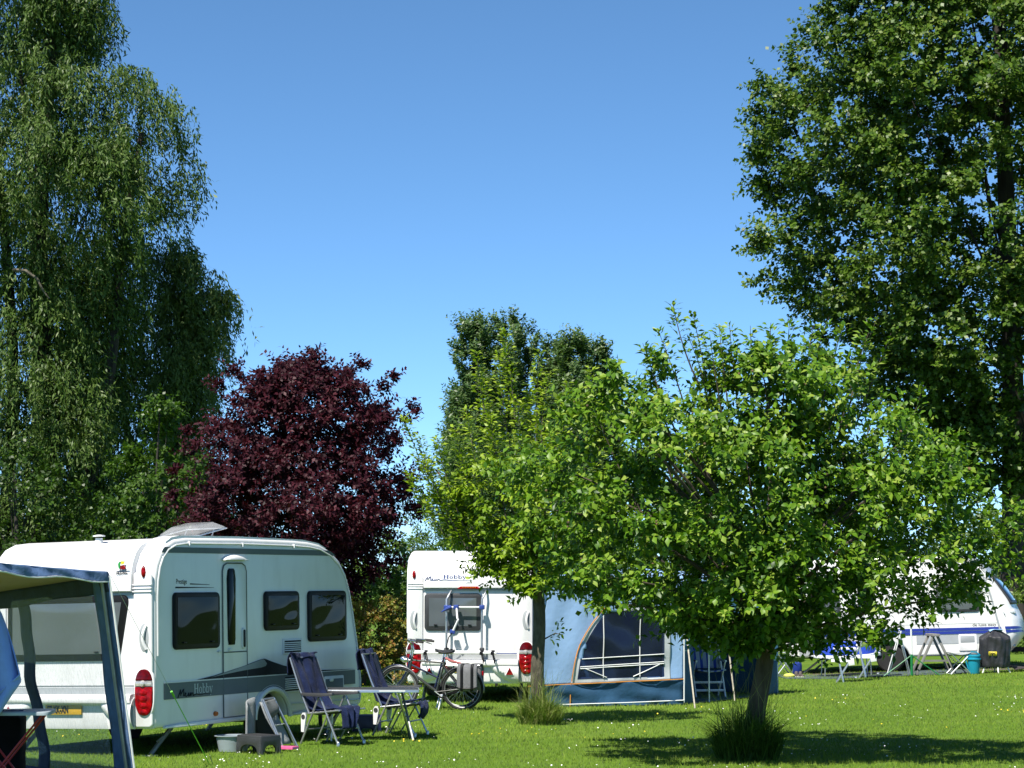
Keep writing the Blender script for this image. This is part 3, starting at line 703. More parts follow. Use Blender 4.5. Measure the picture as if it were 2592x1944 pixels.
def caravan_striped():
    W = 2.15
    root = thing('caravan', 'white caravan with blue double stripe and sloping front window, farthest right', 'caravan',
                 (6.14, 49.8, .0), (0, -R(1.7), PI / 2 - R(106)), 'white touring caravans')
    caravan_body(CPROF, W, .05, cream, root)
    b = MB(); b.box((2.4, W / 2, .38), (4.3, W - .5, .1)); b.box((2.3, W / 2, .52), (.9, W - .7, .3)); b.box((5.4, W / 2, .42), (1.3, .1, .1)); b.tube([(5.8, W / 2, .42), (5.8, W / 2, .0)], .03); b.build('chassis', blackmatt, root)
    for yy, o_ in ((.16, -1), (W - .16, 1)): wheel_part(root, 2.3, yy, .31, .19, o_)
    for sx, dx in ((.5, .3), (4.35, .3)):
        for sy in (.25, W - .25):
            b = MB(); b.tube([(sx + dx, sy, .36), (sx - dx * .5, sy, .02)], .026, 6); b.build('corner_steady', steel, root)
    # front moulding: rounded nose panel beyond the seam, swelling towards the drawbar
    def nose(u, v):
        z = .38 + 1.72 * v
        xs = np.interp(z, [.36, .7, .95, 1.25, 1.6, 1.9, 2.12], [4.74, 4.79, 4.745, 4.68, 4.6, 4.52, 4.43])
        bul = float(np.interp(z, [.38, .5, .8, 1.1, 1.5, 1.85, 2.1], [.14, .24, .42, .44, .36, .2, .09]))
        y = W * u; e = 1 - abs(2 * u - 1) ** 4
        return (xs - .02 + (bul) * max(0, e) ** .5, y, z)
    b = MB(); b.grid(nose, 30, 30); b.build('nose_panel', white, root, ang=70)
    b = MB(); b.plate(lambda p, q, n: (p, n, q), [(3.9, 2.49), (4.1, 2.43), (4.3, 2.30), (4.44, 2.125), (4.5, 2.13), (4.47, 2.2), (4.34, 2.34), (4.12, 2.475), (3.92, 2.52)], .05, W - .05, .01); b.build('front_cap', silverpaint, root, ang=60)
    b = MB(); b.plate(lambda p, q, n: (p, n, q), [(4.42, 2.08), (4.53, 2.08), (4.54, 2.11), (4.44, 2.13)], .03, W - .03, .008); b.build('front_ledge', trimw, root)
    # shield emblem on the cap
    def cap(a, q, n):
        t = q; x = 4.16 + .27 * (1 - t); z = 2.45 - .30 * (1 - t); return (x + .8 * n, W / 2 - .32 + a, z + .6 * n)
    b = MB(); b.plate(cap, [(-.10, .60), (-.06, .40), (0, .30), (.06, .40), (.10, .60)], .035, .045); b.plate(cap, [(-.11, .72), (.11, .72), (.11, .64), (-.11, .64)], .035, .045); b.plate(cap, [(-.08, .86), (.08, .90), (.08, .80), (-.08, .76)], .035, .045); b.build('shield_emblem', blueprint, root)
    # rail along the front edge of the side wall
    pr = [p for p in CPROF if p[1] > .37]; pr = sorted([p for p in inset(CPROF, .05) if p[1] > .5 and p[0] > 3.5], key=lambda p: -p[0])
    b = MB(); b.tube([(x, -.004, z) for x, z in pr], .022, 6); b.build('edge_rail', lgrey, root)
    # front window
    def fw(a, q, n):
        p_ = nose(a / W, (q - .38) / 1.72); return (p_[0] + n * .8, a, q + n * .5)
    b = MB(); b.grid(lambda u, v: fw(.26 + (W - .52) * u, 1.42 + .62 * v, .018), 30, 12); f = b.build('front_window', charcoal, root, solid=.03)
    b = MB(); b.grid(lambda u, v: fw(.33 + (W - .66) * u, 1.49 + .48 * v, .040 + .008 * (1 - (2 * u - 1) ** 4) * (1 - (2 * v - 1) ** 4)), 26, 12); b.build('pane', glass, f)
    window_unit(root, side, 3.36, 1.285, 4.29, 1.91, r=.06, pane=greyglass, thick=.03, seed=21, frame=charcoal)
    window_unit(root, side, .55, 1.3, 1.25, 1.9, r=.06, pane=greyglass, thick=.03, seed=22, frame=charcoal)
    # door with a window
    b = MB(); b.plate(side, rrect(1.55, .42, 2.1, 2.2, .05, 3), 0, .012, .005); d = b.build('door', cream, root)
    b = MB(); b.plate(side, rrect(1.65, 1.35, 2.0, 2.0, .04, 3), .01, .03, .01); b.build('door_window', glass, d)
    # stripes
    for z0, z1 in ((.885, .945), (.812, .868)):
        b = MB(); b.plate(side, [(.1, z0), (4.74, z0), (4.735, z1), (.1, z1)], 0, .014); b.build('blue_band', bluestripe, root)
    b = MB()
    for k in range(3): b.plate(side, [(4.31, 1.68 + k * .062), (4.5, 1.68 + k * .062), (4.5, 1.686 + k * .062), (4.31, 1.686 + k * .062)], 0, .004)
    b.plate(side, [(2.5, 1.03), (4.68, 1.03), (4.68, 1.036), (2.5, 1.036)], 0, .004); b.build('pin_line', lgrey, root)
    b = MB(); b.plate(side, [(.3, .40), (1.5, .40), (1.5, .79), (.3, .79)], 0, .006); b.build('grey_band', lgrey, root); b = MB(); b.plate(side, [(2.9, .60), (4.7, .60), (4.7, .79), (2.9, .79)], 0, .006); b.build('grey_band', lgrey, root)
    text_part('de luxe easy', .098, lambda x, y, n: side(4.12 + x, .965 + y, n), dgrey, root, sx=1.05, bold=.001)
    b = MB(); b.plate(side, rrect(3.81, .44, 4.2, .80, .03, 3), 0, .022, .008); fl = b.build('service_flap', white, root)
    b = MB(); b.plate(side, rrect(3.85, .62, 4.16, .77, .01, 2), .02, .026, .002); b.build('flap_panel', lgrey, fl)
    # nose stripes, oval grip and round marker on the nose side
    def ns(a, q, n):
        y = a; p = nose(y / W, (q - .38) / 1.72); return (p[0] + n + .003, p[1], p[2])
    for z0, z1, e in ((.89, .95, .55), (.815, .872, .75)):
        b = MB(); b.grid(lambda u, v: ns(.01 + e * u, z0 + (z1 - z0) * v * (1 - u ** 3) + .0 * u, .002), 14, 3); b.build('nose_stripe', bluestripe, root)
    b = MB(); b.lathe([(.001, .03), (.6, .028), (1, .005)], 18, mp=lambda x, y, n: ns(.26 + .12 * x, 1.27 + .055 * y, n)); b.build('oval_grip', trimw, root)
    b = MB(); b.lathe([(.001, .04), (.7, .035), (1, .0)], 14, mp=lambda x, y, n: ns(.33 + .055 * x, .5 + .05 * y, n)); b.build('round_marker', clearlens, root)
    # lower rear wheel spat / front edge strip
    b = MB(); b.tube([(x, -.006, z) for x, z in [(4.70, .4), (4.76, .6), (4.76, .78)]], .03, 6); b.build('edge_strip', trimw, root)
    return root

caravan_prestige(); caravan_racked(); caravan_striped()

# ---------------------------------------------------------------- tent awning beside the second caravan
def cloth_noise(a, b, s=0):
    return math.sin(3.1 * a + 1.7 * b + s) * .5 + math.sin(7.3 * a - 2.9 * b + 2 * s) * .3 + math.sin(1.3 * a + 9.1 * b + 3 * s) * .2

def tent_awning():
    A = Vector((.92, 36.99, 0)); B = Vector((2.89, 37.57, 0)); ang = math.atan2(B.y - A.y, B.x - A.x)
    root = thing('awning_tent', 'light and dark blue awning tent with grey bordered arched window beside second caravan', 'awning', A, (0, 0, ang))
    ln = (B - A).length
    inv = Matrix.Rotation(-ang, 4, 'Z') @ Matrix.Translation(-A)
    loc = lambda x, y, z: tuple(inv @ Vector((x, y, z)))
    T0 = -.70
    top = lambda t: 2.2 - .06 * (t - T0) / (ln - T0)
    lo = lambda t: .375 + .03 * t
    wr = lambda t, z: .022 * cloth_noise(t * 1.6, z * 1.3, 1) + .030 * math.sin(7 * (t * .8 + z * .9)) * max(.25, 1 - z / 2.4) * .7 + .012 * math.sin(17 * t - 6 * z) * max(0, 1 - z / .5)
    yy = lambda t, z: wr(t, z) - .0
    def in_window(x, z): return .475 < z < zt - .13 and arcx(z) + .12 < x < 1.685
    def cut(b):
        keep = [k for k, f in enumerate(b.f) if not in_window(sum(b.v[i][0] for i in f) / len(f), sum(b.v[i][2] for i in f) / len(f))]
        b.f = [b.f[k] for k in keep]; b.m = [b.m[k] for k in keep]
    def arcx(z):   # left edge of the grey border at height z
        t = min(1, max(0, (z - .42) / 1.45)); return .07 + .75 * t ** 2.4 + .12 * t
    zt = 1.70
    def strip(t0, t1, z0f, z1f, name, mat, off=0.0, nu=30, nv=16):
        b = MB(); b.grid(lambda u, v: (t0 + (t1 - t0) * u + (1 - u) * .19 * (z0f(t0) + (z1f(t0) - z0f(t0)) * v), yy(t0 + (t1 - t0) * u, z0f(t0 + (t1 - t0) * u) + v) - off, z0f(t0 + (t1 - t0) * u) + (z1f(t0 + (t1 - t0) * u) - z0f(t0 + (t1 - t0) * u)) * v), nu, nv)
        cut(b)
        return b.build(name, mat, root, solid=.006)
    strip(T0, ln, lo, lambda t: top(t), 'wall_panel', tentlight, nu=70, nv=50)
    strip(T0 + .0, ln, lambda t: -.0, lo, 'skirt_panel', tentdark, .004)
    b = MB(); b.grid(lambda u, v: ((lambda z: (arcx(z) + (1.82 - arcx(z)) * u, yy(arcx(z) + (1.82 - arcx(z)) * u, z) - .010, z))(lo(u * 1.8) + .005 + (zt - .40) * v)), 70, 60); cut(b); b.build('window_border', tentgrey, root, solid=.004)
    def pin(u, v):
        z = .455 + .03 * u + (zt - .575) * v; x0 = arcx(z) + .095; x = x0 + (1.705 - x0) * u; return (x, yy(x, z) - .015, z)
    b = MB(); b.grid(pin, 20, 16); w = b.build('window_foil', tentpane, root)
    b = MB(); b.tube([(arcx(.42 + 1.4 * i / 14), yy(arcx(.42 + 1.4 * i / 14), .42 + 1.4 * i / 14) - .034, .42 + 1.4 * i / 14) for i in range(15)], .010, 5); b.tube([(T0 + (ln - T0) * i / 20, yy(T0 + (ln - T0) * i / 20, lo(T0 + (ln - T0) * i / 20)) - .026, lo(T0 + (ln - T0) * i / 20)) for i in range(21)], .009, 5)
    b.tube([(.06 - .015 * i / 10, yy(.06, .4 - .04 * i) - .03, .40 - .04 * i) for i in range(11)], .010, 5)
    b.build('orange_piping', tentedge, root)
    # white window bars
    for nm, p0, p1 in (('a', (.25, .79), (1.70, .86)), ('b', (.21, .66), (1.70, .73)), ('c', (.21, .63), (1.70, .70)), ('d', (.62, .48), (.63, 1.55)), ('e', (1.265, .49), (1.275, 1.6)), ('f', (.30, .63), (.68, .48)), ('g', (1.15, .49), (1.62, .69))):
        b = MB(); m = 8; b.tube([(p0[0] + (p1[0] - p0[0]) * i / m, yy(p0[0] + (p1[0] - p0[0]) * i / m, p0[1] + (p1[1] - p0[1]) * i / m) - .026, p0[1] + (p1[1] - p0[1]) * i / m) for i in range(m + 1)], .0085, 5); b.build('window_bar', trimw, w)
    # corner pole with white piping, bottom rail
    b = MB(); b.tube([(ln, -.02, 0.05), (ln + .015, -.02, top(ln))], .012, 6); b.tube([(-.1, -.03, .045), (ln * .5, -.045, .06), (ln, -.03, .085)], .010, 5); b.build('white_piping', trimw, root)
    # front: open doorway with the far leaf, roof, far wall, return to the caravan
    C0 = (2.89, 37.57); D0 = (4.92, 41.2); E0 = (.75, 42.6); F0 = (.42, 38.4); G0 = tuple((A + Vector((math.cos(ang), math.sin(ang), 0)) * T0)[:2])
    def wall(p, q, z0, z1a, z1b, name, mat, nu=16, nv=10, amp=.02):
        b = MB(); dx, dy = q[0] - p[0], q[1] - p[1]; l = math.hypot(dx, dy); nx, ny = -dy / l, dx / l
        def fn(u, v):
            z = z0 + (z1a + (z1b - z1a) * u - z0) * v; k = amp * cloth_noise(u * l, z, 5); return loc(p[0] + dx * u + nx * k, p[1] + dy * u + ny * k, z)
        b.grid(fn, nu, nv); return b.build(name, mat, root, solid=.006)
    mix = lambda p, q, t: (p[0] + (q[0] - p[0]) * t, p[1] + (q[1] - p[1]) * t)
    wall(mix(C0, D0, .0), mix(C0, D0, .10), .0, 1.1, .9, 'rolled_flap', tentdark)
    wall(mix(C0, D0, .0), mix(C0, D0, .07), .9, 2.1, 2.1, 'door_edge', tentlight)
    wall(mix(C0, D0, .86), D0, .0, .62, .62, 'skirt_panel', tentdark); wall(mix(C0, D0, .88), D0, .62, 2.1, 2.1, 'wall_panel', tentlight)
    wall(mix(C0, D0, 0), D0, 1.45, 2.12, 2.12, 'door_header', tentlight)
    wall(D0, E0, 0, 2.12, 2.4, 'end_wall', tentdark); gf = MB(); gf.grid(lambda u, v: loc(G0[0] + (F0[0] - G0[0]) * u + (1 - u) * .19 * 2.2 * v * math.cos(ang), G0[1] + (F0[1] - G0[1]) * u + (1 - u) * .19 * 2.2 * v * math.sin(ang), (2.2 + .2 * u) * v), 10, 12); gf.build('gap_flap', tentdark, root, solid=.006); wall(F0, E0, .35, 2.4, 2.4, 'inner_wall', tentdark)
    b = MB(); e = [loc(*mix(C0, D0, 0), 2.12), loc(*D0, 2.12), loc(*E0, 2.46), loc(G0[0] + .41 * math.cos(ang), G0[1] + .41 * math.sin(ang), 2.22)]
    def rf(u, v):
        p = [e[0][k] * (1 - u) * (1 - v) + e[1][k] * u * (1 - v) + e[2][k] * u * v + e[3][k] * (1 - u) * v for k in range(3)]; p[2] -= .05 * math.sin(PI * u) * math.sin(PI * v); return tuple(p)
    b.grid(rf, 14, 14); b.build('roof_panel', tentlight, root, solid=.006)
    b = MB(); b.add([loc(*C0, .012), loc(*D0, .012), loc(*E0, .012), loc(*G0, .012)], [(0, 1, 2, 3)]); b.build('groundsheet', matgrey, root, solid=.006)
    for p0, p1 in (((2.93, 37.45, 1.25), (3.0, 36.6, .0)), ((3.75, 38.95, 1.25), (3.85, 38.55, .02)), ((2.905, 37.6, 0), (2.90, 37.62, 2.1)), ((4.9, 41.2, 0), (4.9, 41.2, 2.1)), ((3.4, 38.48, .0), (3.39, 38.48, 2.1))):
        b = MB(); b.tube([loc(*p0), loc(*p1)], .014, 6); b.build('tent_pole', bamboo if p0[2] > 1 else trimw, root)
tent_awning()

# high-backed chair standing in the awning doorway
def doorway_chair():
    root = thing('folding_chair', 'white framed folding chair with blue striped back inside the awning doorway', 'chair', (3.50, 39.9, .02), (0, 0, R(-80)))
    for y in (-.27, .27):
        b = MB(); b.tube([(.22, y, 0), (-.12, y, .66)], .016, 6); b.build('leg', trimw, root)
        b = MB(); b.tube([(-.30, y, 0), (.20, y, .62)], .016, 6); b.build('leg', trimw, root)
        b = MB(); b.tube([(-.12, y, .5), (-.32, y, 1.12)], .016, 6); b.tube([(-.18, y, .66), (.26, y, .64)], .02, 6); b.build('back_post', trimw, root)
    for z in (.12, .26):
        b = MB(); b.tube([(.2 - z * .5, -.27, z), (.2 - z * .5, .27, z)], .022, 6); b.build('stretcher', trimw, root)
    b = MB(); b.grid(lambda u, v: (-.14 - .2 * v - .03 * math.sin(PI * u), -.25 + .5 * u, .5 + .62 * v), 8, 10); b.build('backrest', stripefab, root, solid=.02)
    b = MB(); b.grid(lambda u, v: (-.12 + .42 * v, -.26 + .52 * u, .46 + .03 * v - .03 * math.sin(PI * u)), 8, 8); b.build('seat', stripefab, root, solid=.03)
doorway_chair()

# ---------------------------------------------------------------- recliner chairs with towels, camping table
def recliner(loc, rz, label, group, lean=1.0):
    root = thing('recliner_chair', label, 'chair', loc, (0, 0, rz), group)
    H = 1.12
    bx = lambda t: -.20 - .30 * t * lean
    for y in (-.27, .27):
        b = MB(); b.tube([(.0, y, .61), (.29, y, .02)], .0135, 8); b.lathe([(.02, -.01), (.022, .04), (.015, .05)], 8, c=(.288, y, .012)); b.build('leg', alu, root)
        b = MB(); b.tube([(-.03, y, .61), (-.31, y, .02)], .0135, 8); b.build('leg', steel, root)
        b = MB(); b.plate(lambda a, c, n, y=y: (a, y + n, c), [(-.295, .17), (-.255, .165), (-.22, .37), (-.235, .41), (-.275, .41), (-.30, .37)], -.018, .018, .008)
        lk = b.build('hinge_plate', trimw, root)
        b = MB(); b.lathe([(.03, -.024), (.03, .024)], 12, mp=lambda p, q, n, y=y: (-.262 + p, y + n, .36 + q)); b.build('hinge_knob', charcoal, lk)
        b = MB(); b.plate(lambda a, c, n, y=y: (a, y + c, .62 + n + .03 * ((a + .1) / .25) ** 2 * .5), [(-.30, -.02), (-.2, -.035), (.02, -.05), (.15, -.045), (.2, -.02), (.2, .02), (.15, .045), (.02, .05), (-.2, .035), (-.30, .02)], 0, .035, .012); b.build('armrest', charcoal, root)
        b = MB(); b.tube([(bx(0) + .02, y, .40), (bx(.5), y, .74), (bx(1), y, H - .02)], .0125, 8); b.tube([(-.2, y, .40), (.30, y, .455)], .0125, 8); b.build('side_rail', alu, root)
        b = MB(); b.tube([(.12, y, .40), (-.08, y * .9, .05)], .011, 6); b.build('brace', steel, root)
    for p in ((.2, .21), (-.22, .2), (.30, .455), (bx(1), H - .02)):
        b = MB(); b.tube([(p[0], -.27, p[1]), (p[0], .27, p[1])], .0115, 6); b.build('cross_bar', alu, root)
    b = MB(); b.grid(lambda u, v: (bx(v) + .012 - .03 * math.sin(PI * u), -.25 + .5 * u, .40 + (H - .42) * v), 10, 14); b.build('backrest', navy_cloth, root, solid=.012)
    b = MB(); b.grid(lambda u, v: (-.19 + .48 * v, -.25 + .5 * u, .405 + .05 * v - .03 * math.sin(PI * u)), 10, 10); b.build('seat', navy_cloth, root, solid=.012)
    for y in (-.262, .262):
        for k in range(6):
            b = MB(); t = (k + .5) / 6; b.tube([(-.19 + .48 * t, y * .92, .405 + .05 * t), (-.19 + .48 * t, y * 1.06, .405 + .05 * t)], .011, 5); b.build('elastic_cord', trimw, root)
    return root

def chair_towel(loc, rz, label, wid, tail, seed, pocket=.14):
    """terry cloth hooded over the top of the back and trailing over the seat"""
    root = thing('towel', label, 'towel', loc, (0, 0, rz))
    H = 1.12; rg = random.Random(seed); ph = [rg.uniform(0, 6) for _ in range(6)]
    # path of the middle line: behind top -> over top -> down the back -> along the seat -> over the front
    path = [(-.55, .88), (-.56, 1.0), (-.555, 1.11), (-.53, 1.155), (-.485, 1.15), (-.455, 1.09), (-.40, .95), (-.335, .80), (-.27, .63), (-.19, .49), (-.06, .445), (.12, .465), (.27, .49), (.33, .475), (.355, .40), (.37, .32), (.375, .22)]
    path = path[:len(path) if tail else -4]
    def fn(u, v):
        k = v * (len(path) - 1); i = min(int(k), len(path) - 2); f = k - i
        x = path[i][0] * (1 - f) + path[i + 1][0] * f; z = path[i][1] * (1 - f) + path[i + 1][1] * f
        w = wid * (1 - .12 * math.sin(PI * v)) * (1 - (.62 * max(0, v - .72) / .28 if tail else 0))
        off = (.10 * max(0, v - .7) / .3) if tail else 0
        y = (u - .5) * w - off
        fold = .016 * math.sin(6 * u * PI + ph[0] + 4 * v) * (0.4 + v) + .012 * math.sin(11 * u + ph[1] - 9 * v) + .010 * math.sin(21 * v + 7 * u + ph[2])
        sag = -.035 * math.sin(PI * u) * (1 if .3 < v < .75 else .3)
        curl = -.05 * max(0, abs(2 * u - 1) - .75) / .25
        return (x + fold + sag + curl * (1 if v > .25 else -.2), y, z + .4 * fold + .004)
    b = MB(); b.grid(fn, 26, 60); b.build('cloth', navy_towel, root, solid=.012)
    return root

c1l, c1r = (-2.29, 28.62, 0), R(-33)
recliner(c1l, c1r, 'reclining garden chair nearest the caravan door, its towel tail hanging over the seat front', 'reclining chairs by the table')
chair_towel(c1l, c1r, 'faded navy towel draped over the nearer recliner, tail hanging off its seat', .56, True, 3)
c2l, c2r = (-1.50, 30.2, 0), R(-16)
recliner(c2l, c2r, 'reclining garden chair behind the camping table in front of the bicycles', 'reclining chairs by the table', .9)
chair_towel(c2l, c2r, 'dark navy towel pulled over the recliner behind the camping table', .52, False, 8)
tag(bpy.data.objects['recliner_chair.001'])
b = MB(); b.grid(lambda u, v: (.31 + .05 * math.sin(PI * v), -.2 + .28 * u + .02 * math.sin(9 * v), .46 - .2 * v + .02 * math.sin(8 * u)), 12, 10)
o = b.build('cloth_bundle', navy_towel, None, solid=.03); o.location = c2l; o.rotation_euler.z = c2r
tag(o, 'small navy cloth hanging over the seat front of the chair behind the table', 'cloth')

def camping_table():
    root = thing('camping_table', 'grey folding camping table with crossed metal legs between the reclining chairs', 'table', (-1.84, 29.42, 0), (0, 0, R(3)))
    b = MB(); b.box((0, 0, .672), (1.20, .60, .012), bev=.004); b.build('tabletop', charcoal, root)
    b = MB()
    for y in (-.3, .3): b.box((0, y, .654), (1.21, .022, .036), bev=.006)
    for x in (-.6, .6): b.box((x, 0, .654), (.022, .58, .036), bev=.006)
    b.build('edge_frame', alu, root)
    for k in range(2):
        b = MB(); b.box((-.36 + .62 * k, -.313, .656), (.34, .006, .018)); b.build('edge_strip', trimw, root)
    for x, sp in ((.52, 1), (-.55, 0)):
        for s_ in (-1, 1):
            b = MB()
            if sp: b.tube([(x - .16 - .02 * s_, -.27 * s_, .645), (x - .02 * s_, .31 * s_, .01)], [.015, .017], 8)
            else: b.tube([(x, .27 * s_, .645), (x + .02, .29 * s_, .01)], .014, 8)
            b.build('leg', alu if s_ > 0 or not sp else steel, root)
    b = MB(); b.tube([(.45, -.1, .30), (.45, .2, .30)], .009, 6); b.tube([(-.55, -.27, .28), (-.55, .27, .28)], .009, 6); b.build('stretcher', steel, root)
camping_table()

def folded_chair():
    # leaning against the wheel arch of the nearest caravan
    root = thing('folded_chair', 'folded grey camping chair leaning against the caravan wheel arch', 'chair', (-2.76, 27.86, 0), (0, 0, R(78)))
    L = .62; dx = .30
    for y in (-.27, .27):
        for k in (-.012, .022):
            b = MB(); b.tube([(y + k, 0 + k, .01), (y * .8 + k, dx + k, L)], .011, 8); b.build('leg', alu, root)
    for p, q, rr in (((-.22, dx, L), (.22, dx, L), .012), ((-.24, dx * .5, .3), (.24, dx * .5, .3), .010)):
        b = MB(); b.tube([p, q], rr, 8); b.build('cross_bar', alu, root)
    b = MB(); b.grid(lambda u, v: (-.235 + .40 * u + .02 * math.sin(7 * v), dx * (.12 + .95 * v) + .05 * math.sin(PI * u) + .015 * math.sin(14 * u + 3 * v), .06 + .52 * v), 16, 12); b.build('seat_fabric', greyfab, root, solid=.015)
    b = MB(); b.grid(lambda u, v: (-.18 + .36 * u, dx + .0 - .10 * math.sin(PI * v * .8) * math.sin(PI * u) - .03, L - .02 - .22 * v * (1 - .35 * u)), 12, 10); b.build('folded_back', pm('dark_grey_fabric', (.10, .108, .11), .85, var=.15, bump=.4, bscale=90), root, solid=.025)
    b = MB(); b.grid(lambda u, v: (-.44 + .34 * u, dx + .12 + .03 * math.sin(9 * u), .05 + (.60 - .10 * (2 * u - 1) ** 2) * v), 14, 8); b.build('side_fabric', greyfab, root, solid=.02)
folded_chair()

def step_stool():
    root = thing('step_stool', 'dark grey plastic step stool on the grass by the caravan wheel', 'stool', (-3.08, 27.18, 0), (0, 0, R(-42)))
    b = MB(); b.box((0, 0, .205), (.44, .32, .04), bev=.015); b.build('top', charcoal, root)
    b = MB()
    b.plate(ident, rrect(-.19, -.13, .19, .13, .02, 2), .222, .229, .002); b.build('tread', pm('dark_tread', (.02, .02, .021), .8, bump=.6, bscale=70), root)
    for ax in (0, 1):
        for s_ in (-1, 1):
            hw = (.215 if ax == 0 else .155)
            ar = [(-hw - .02, 0), (-hw + .06, 0)] + [(-(hw - .06) * math.cos(R(t)), .115 * math.sin(R(t)) ** .6) for t in range(10, 180, 16)] + [(hw - .06, 0), (hw + .02, 0), (hw, .195), (-hw, .195)]
            b = MB()
            if ax == 0: b.plate(lambda a, c, n, s_=s_: (a, s_ * (.155 - c * .0 + n), c), ar, -.02, .008 + .002, .006)
            else: b.plate(lambda a, c, n, s_=s_: (s_ * (.212 + n), a, c), ar, -.02, .009, .006)
            b.build('side_panel', charcoal, root)
step_stool()

b = MB(); b.lathe([(.16, 0.005), (.175, .01), (.215, .19), (.235, .195), (.235, .205), (.205, .2), (.165, .03), (.001, .025)], 28, sx=1.0, sy=.78)
o = b.build('plastic_tub', tubgrey, None); o.location = (-3.42, 27.42, 0); o.rotation_euler.z = R(25)
tag(o, 'pale grey plastic tub half hidden behind the step stool', 'tub')

root = thing('dustpan', 'small pink plastic scoop lying on the grass by the folded chair', 'scoop', (-2.76, 27.5, .03), (0, 0, R(-20)))
b = MB(); b.plate(ident, [(-.12, -.06), (.1, -.07), (.12, .07), (-.12, .06)], 0, .035, .01); b.build('pan', pink, root)
b = MB(); b.tube([(-.12, 0, .02), (-.19, 0, .03)], .013, 6); b.build('handle', pink, root)

def navy_step():
    root = thing('plastic_crate', 'dark navy plastic box on the grass under the camping table', 'box', (-2.03, 31.1, 0), (0, 0, R(8)))
    b = MB(); b.box((0, 0, .215), (.40, .32, .03), bev=.01); b.build('lid', navybox, root)
    for s_ in (-1, 1):
        b = MB(); b.plate(lambda a, c, n, s_=s_: (a, s_ * (.15 + n), c), [(-.2, 0), (-.1, 0), (-.06, .05), (.06, .05), (.1, 0), (.2, 0), (.19, .2), (-.19, .2)], -.01, .008, .004); b.build('side_panel', navybox, root)
        b = MB(); b.plate(lambda a, c, n, s_=s_: (s_ * (.19 + n), a, c), [(-.15, 0), (-.08, 0), (-.04, .05), (.04, .05), (.08, 0), (.15, 0), (.15, .2), (-.15, .2)], -.01, .008, .004); b.build('side_panel', navybox, root)
navy_step()

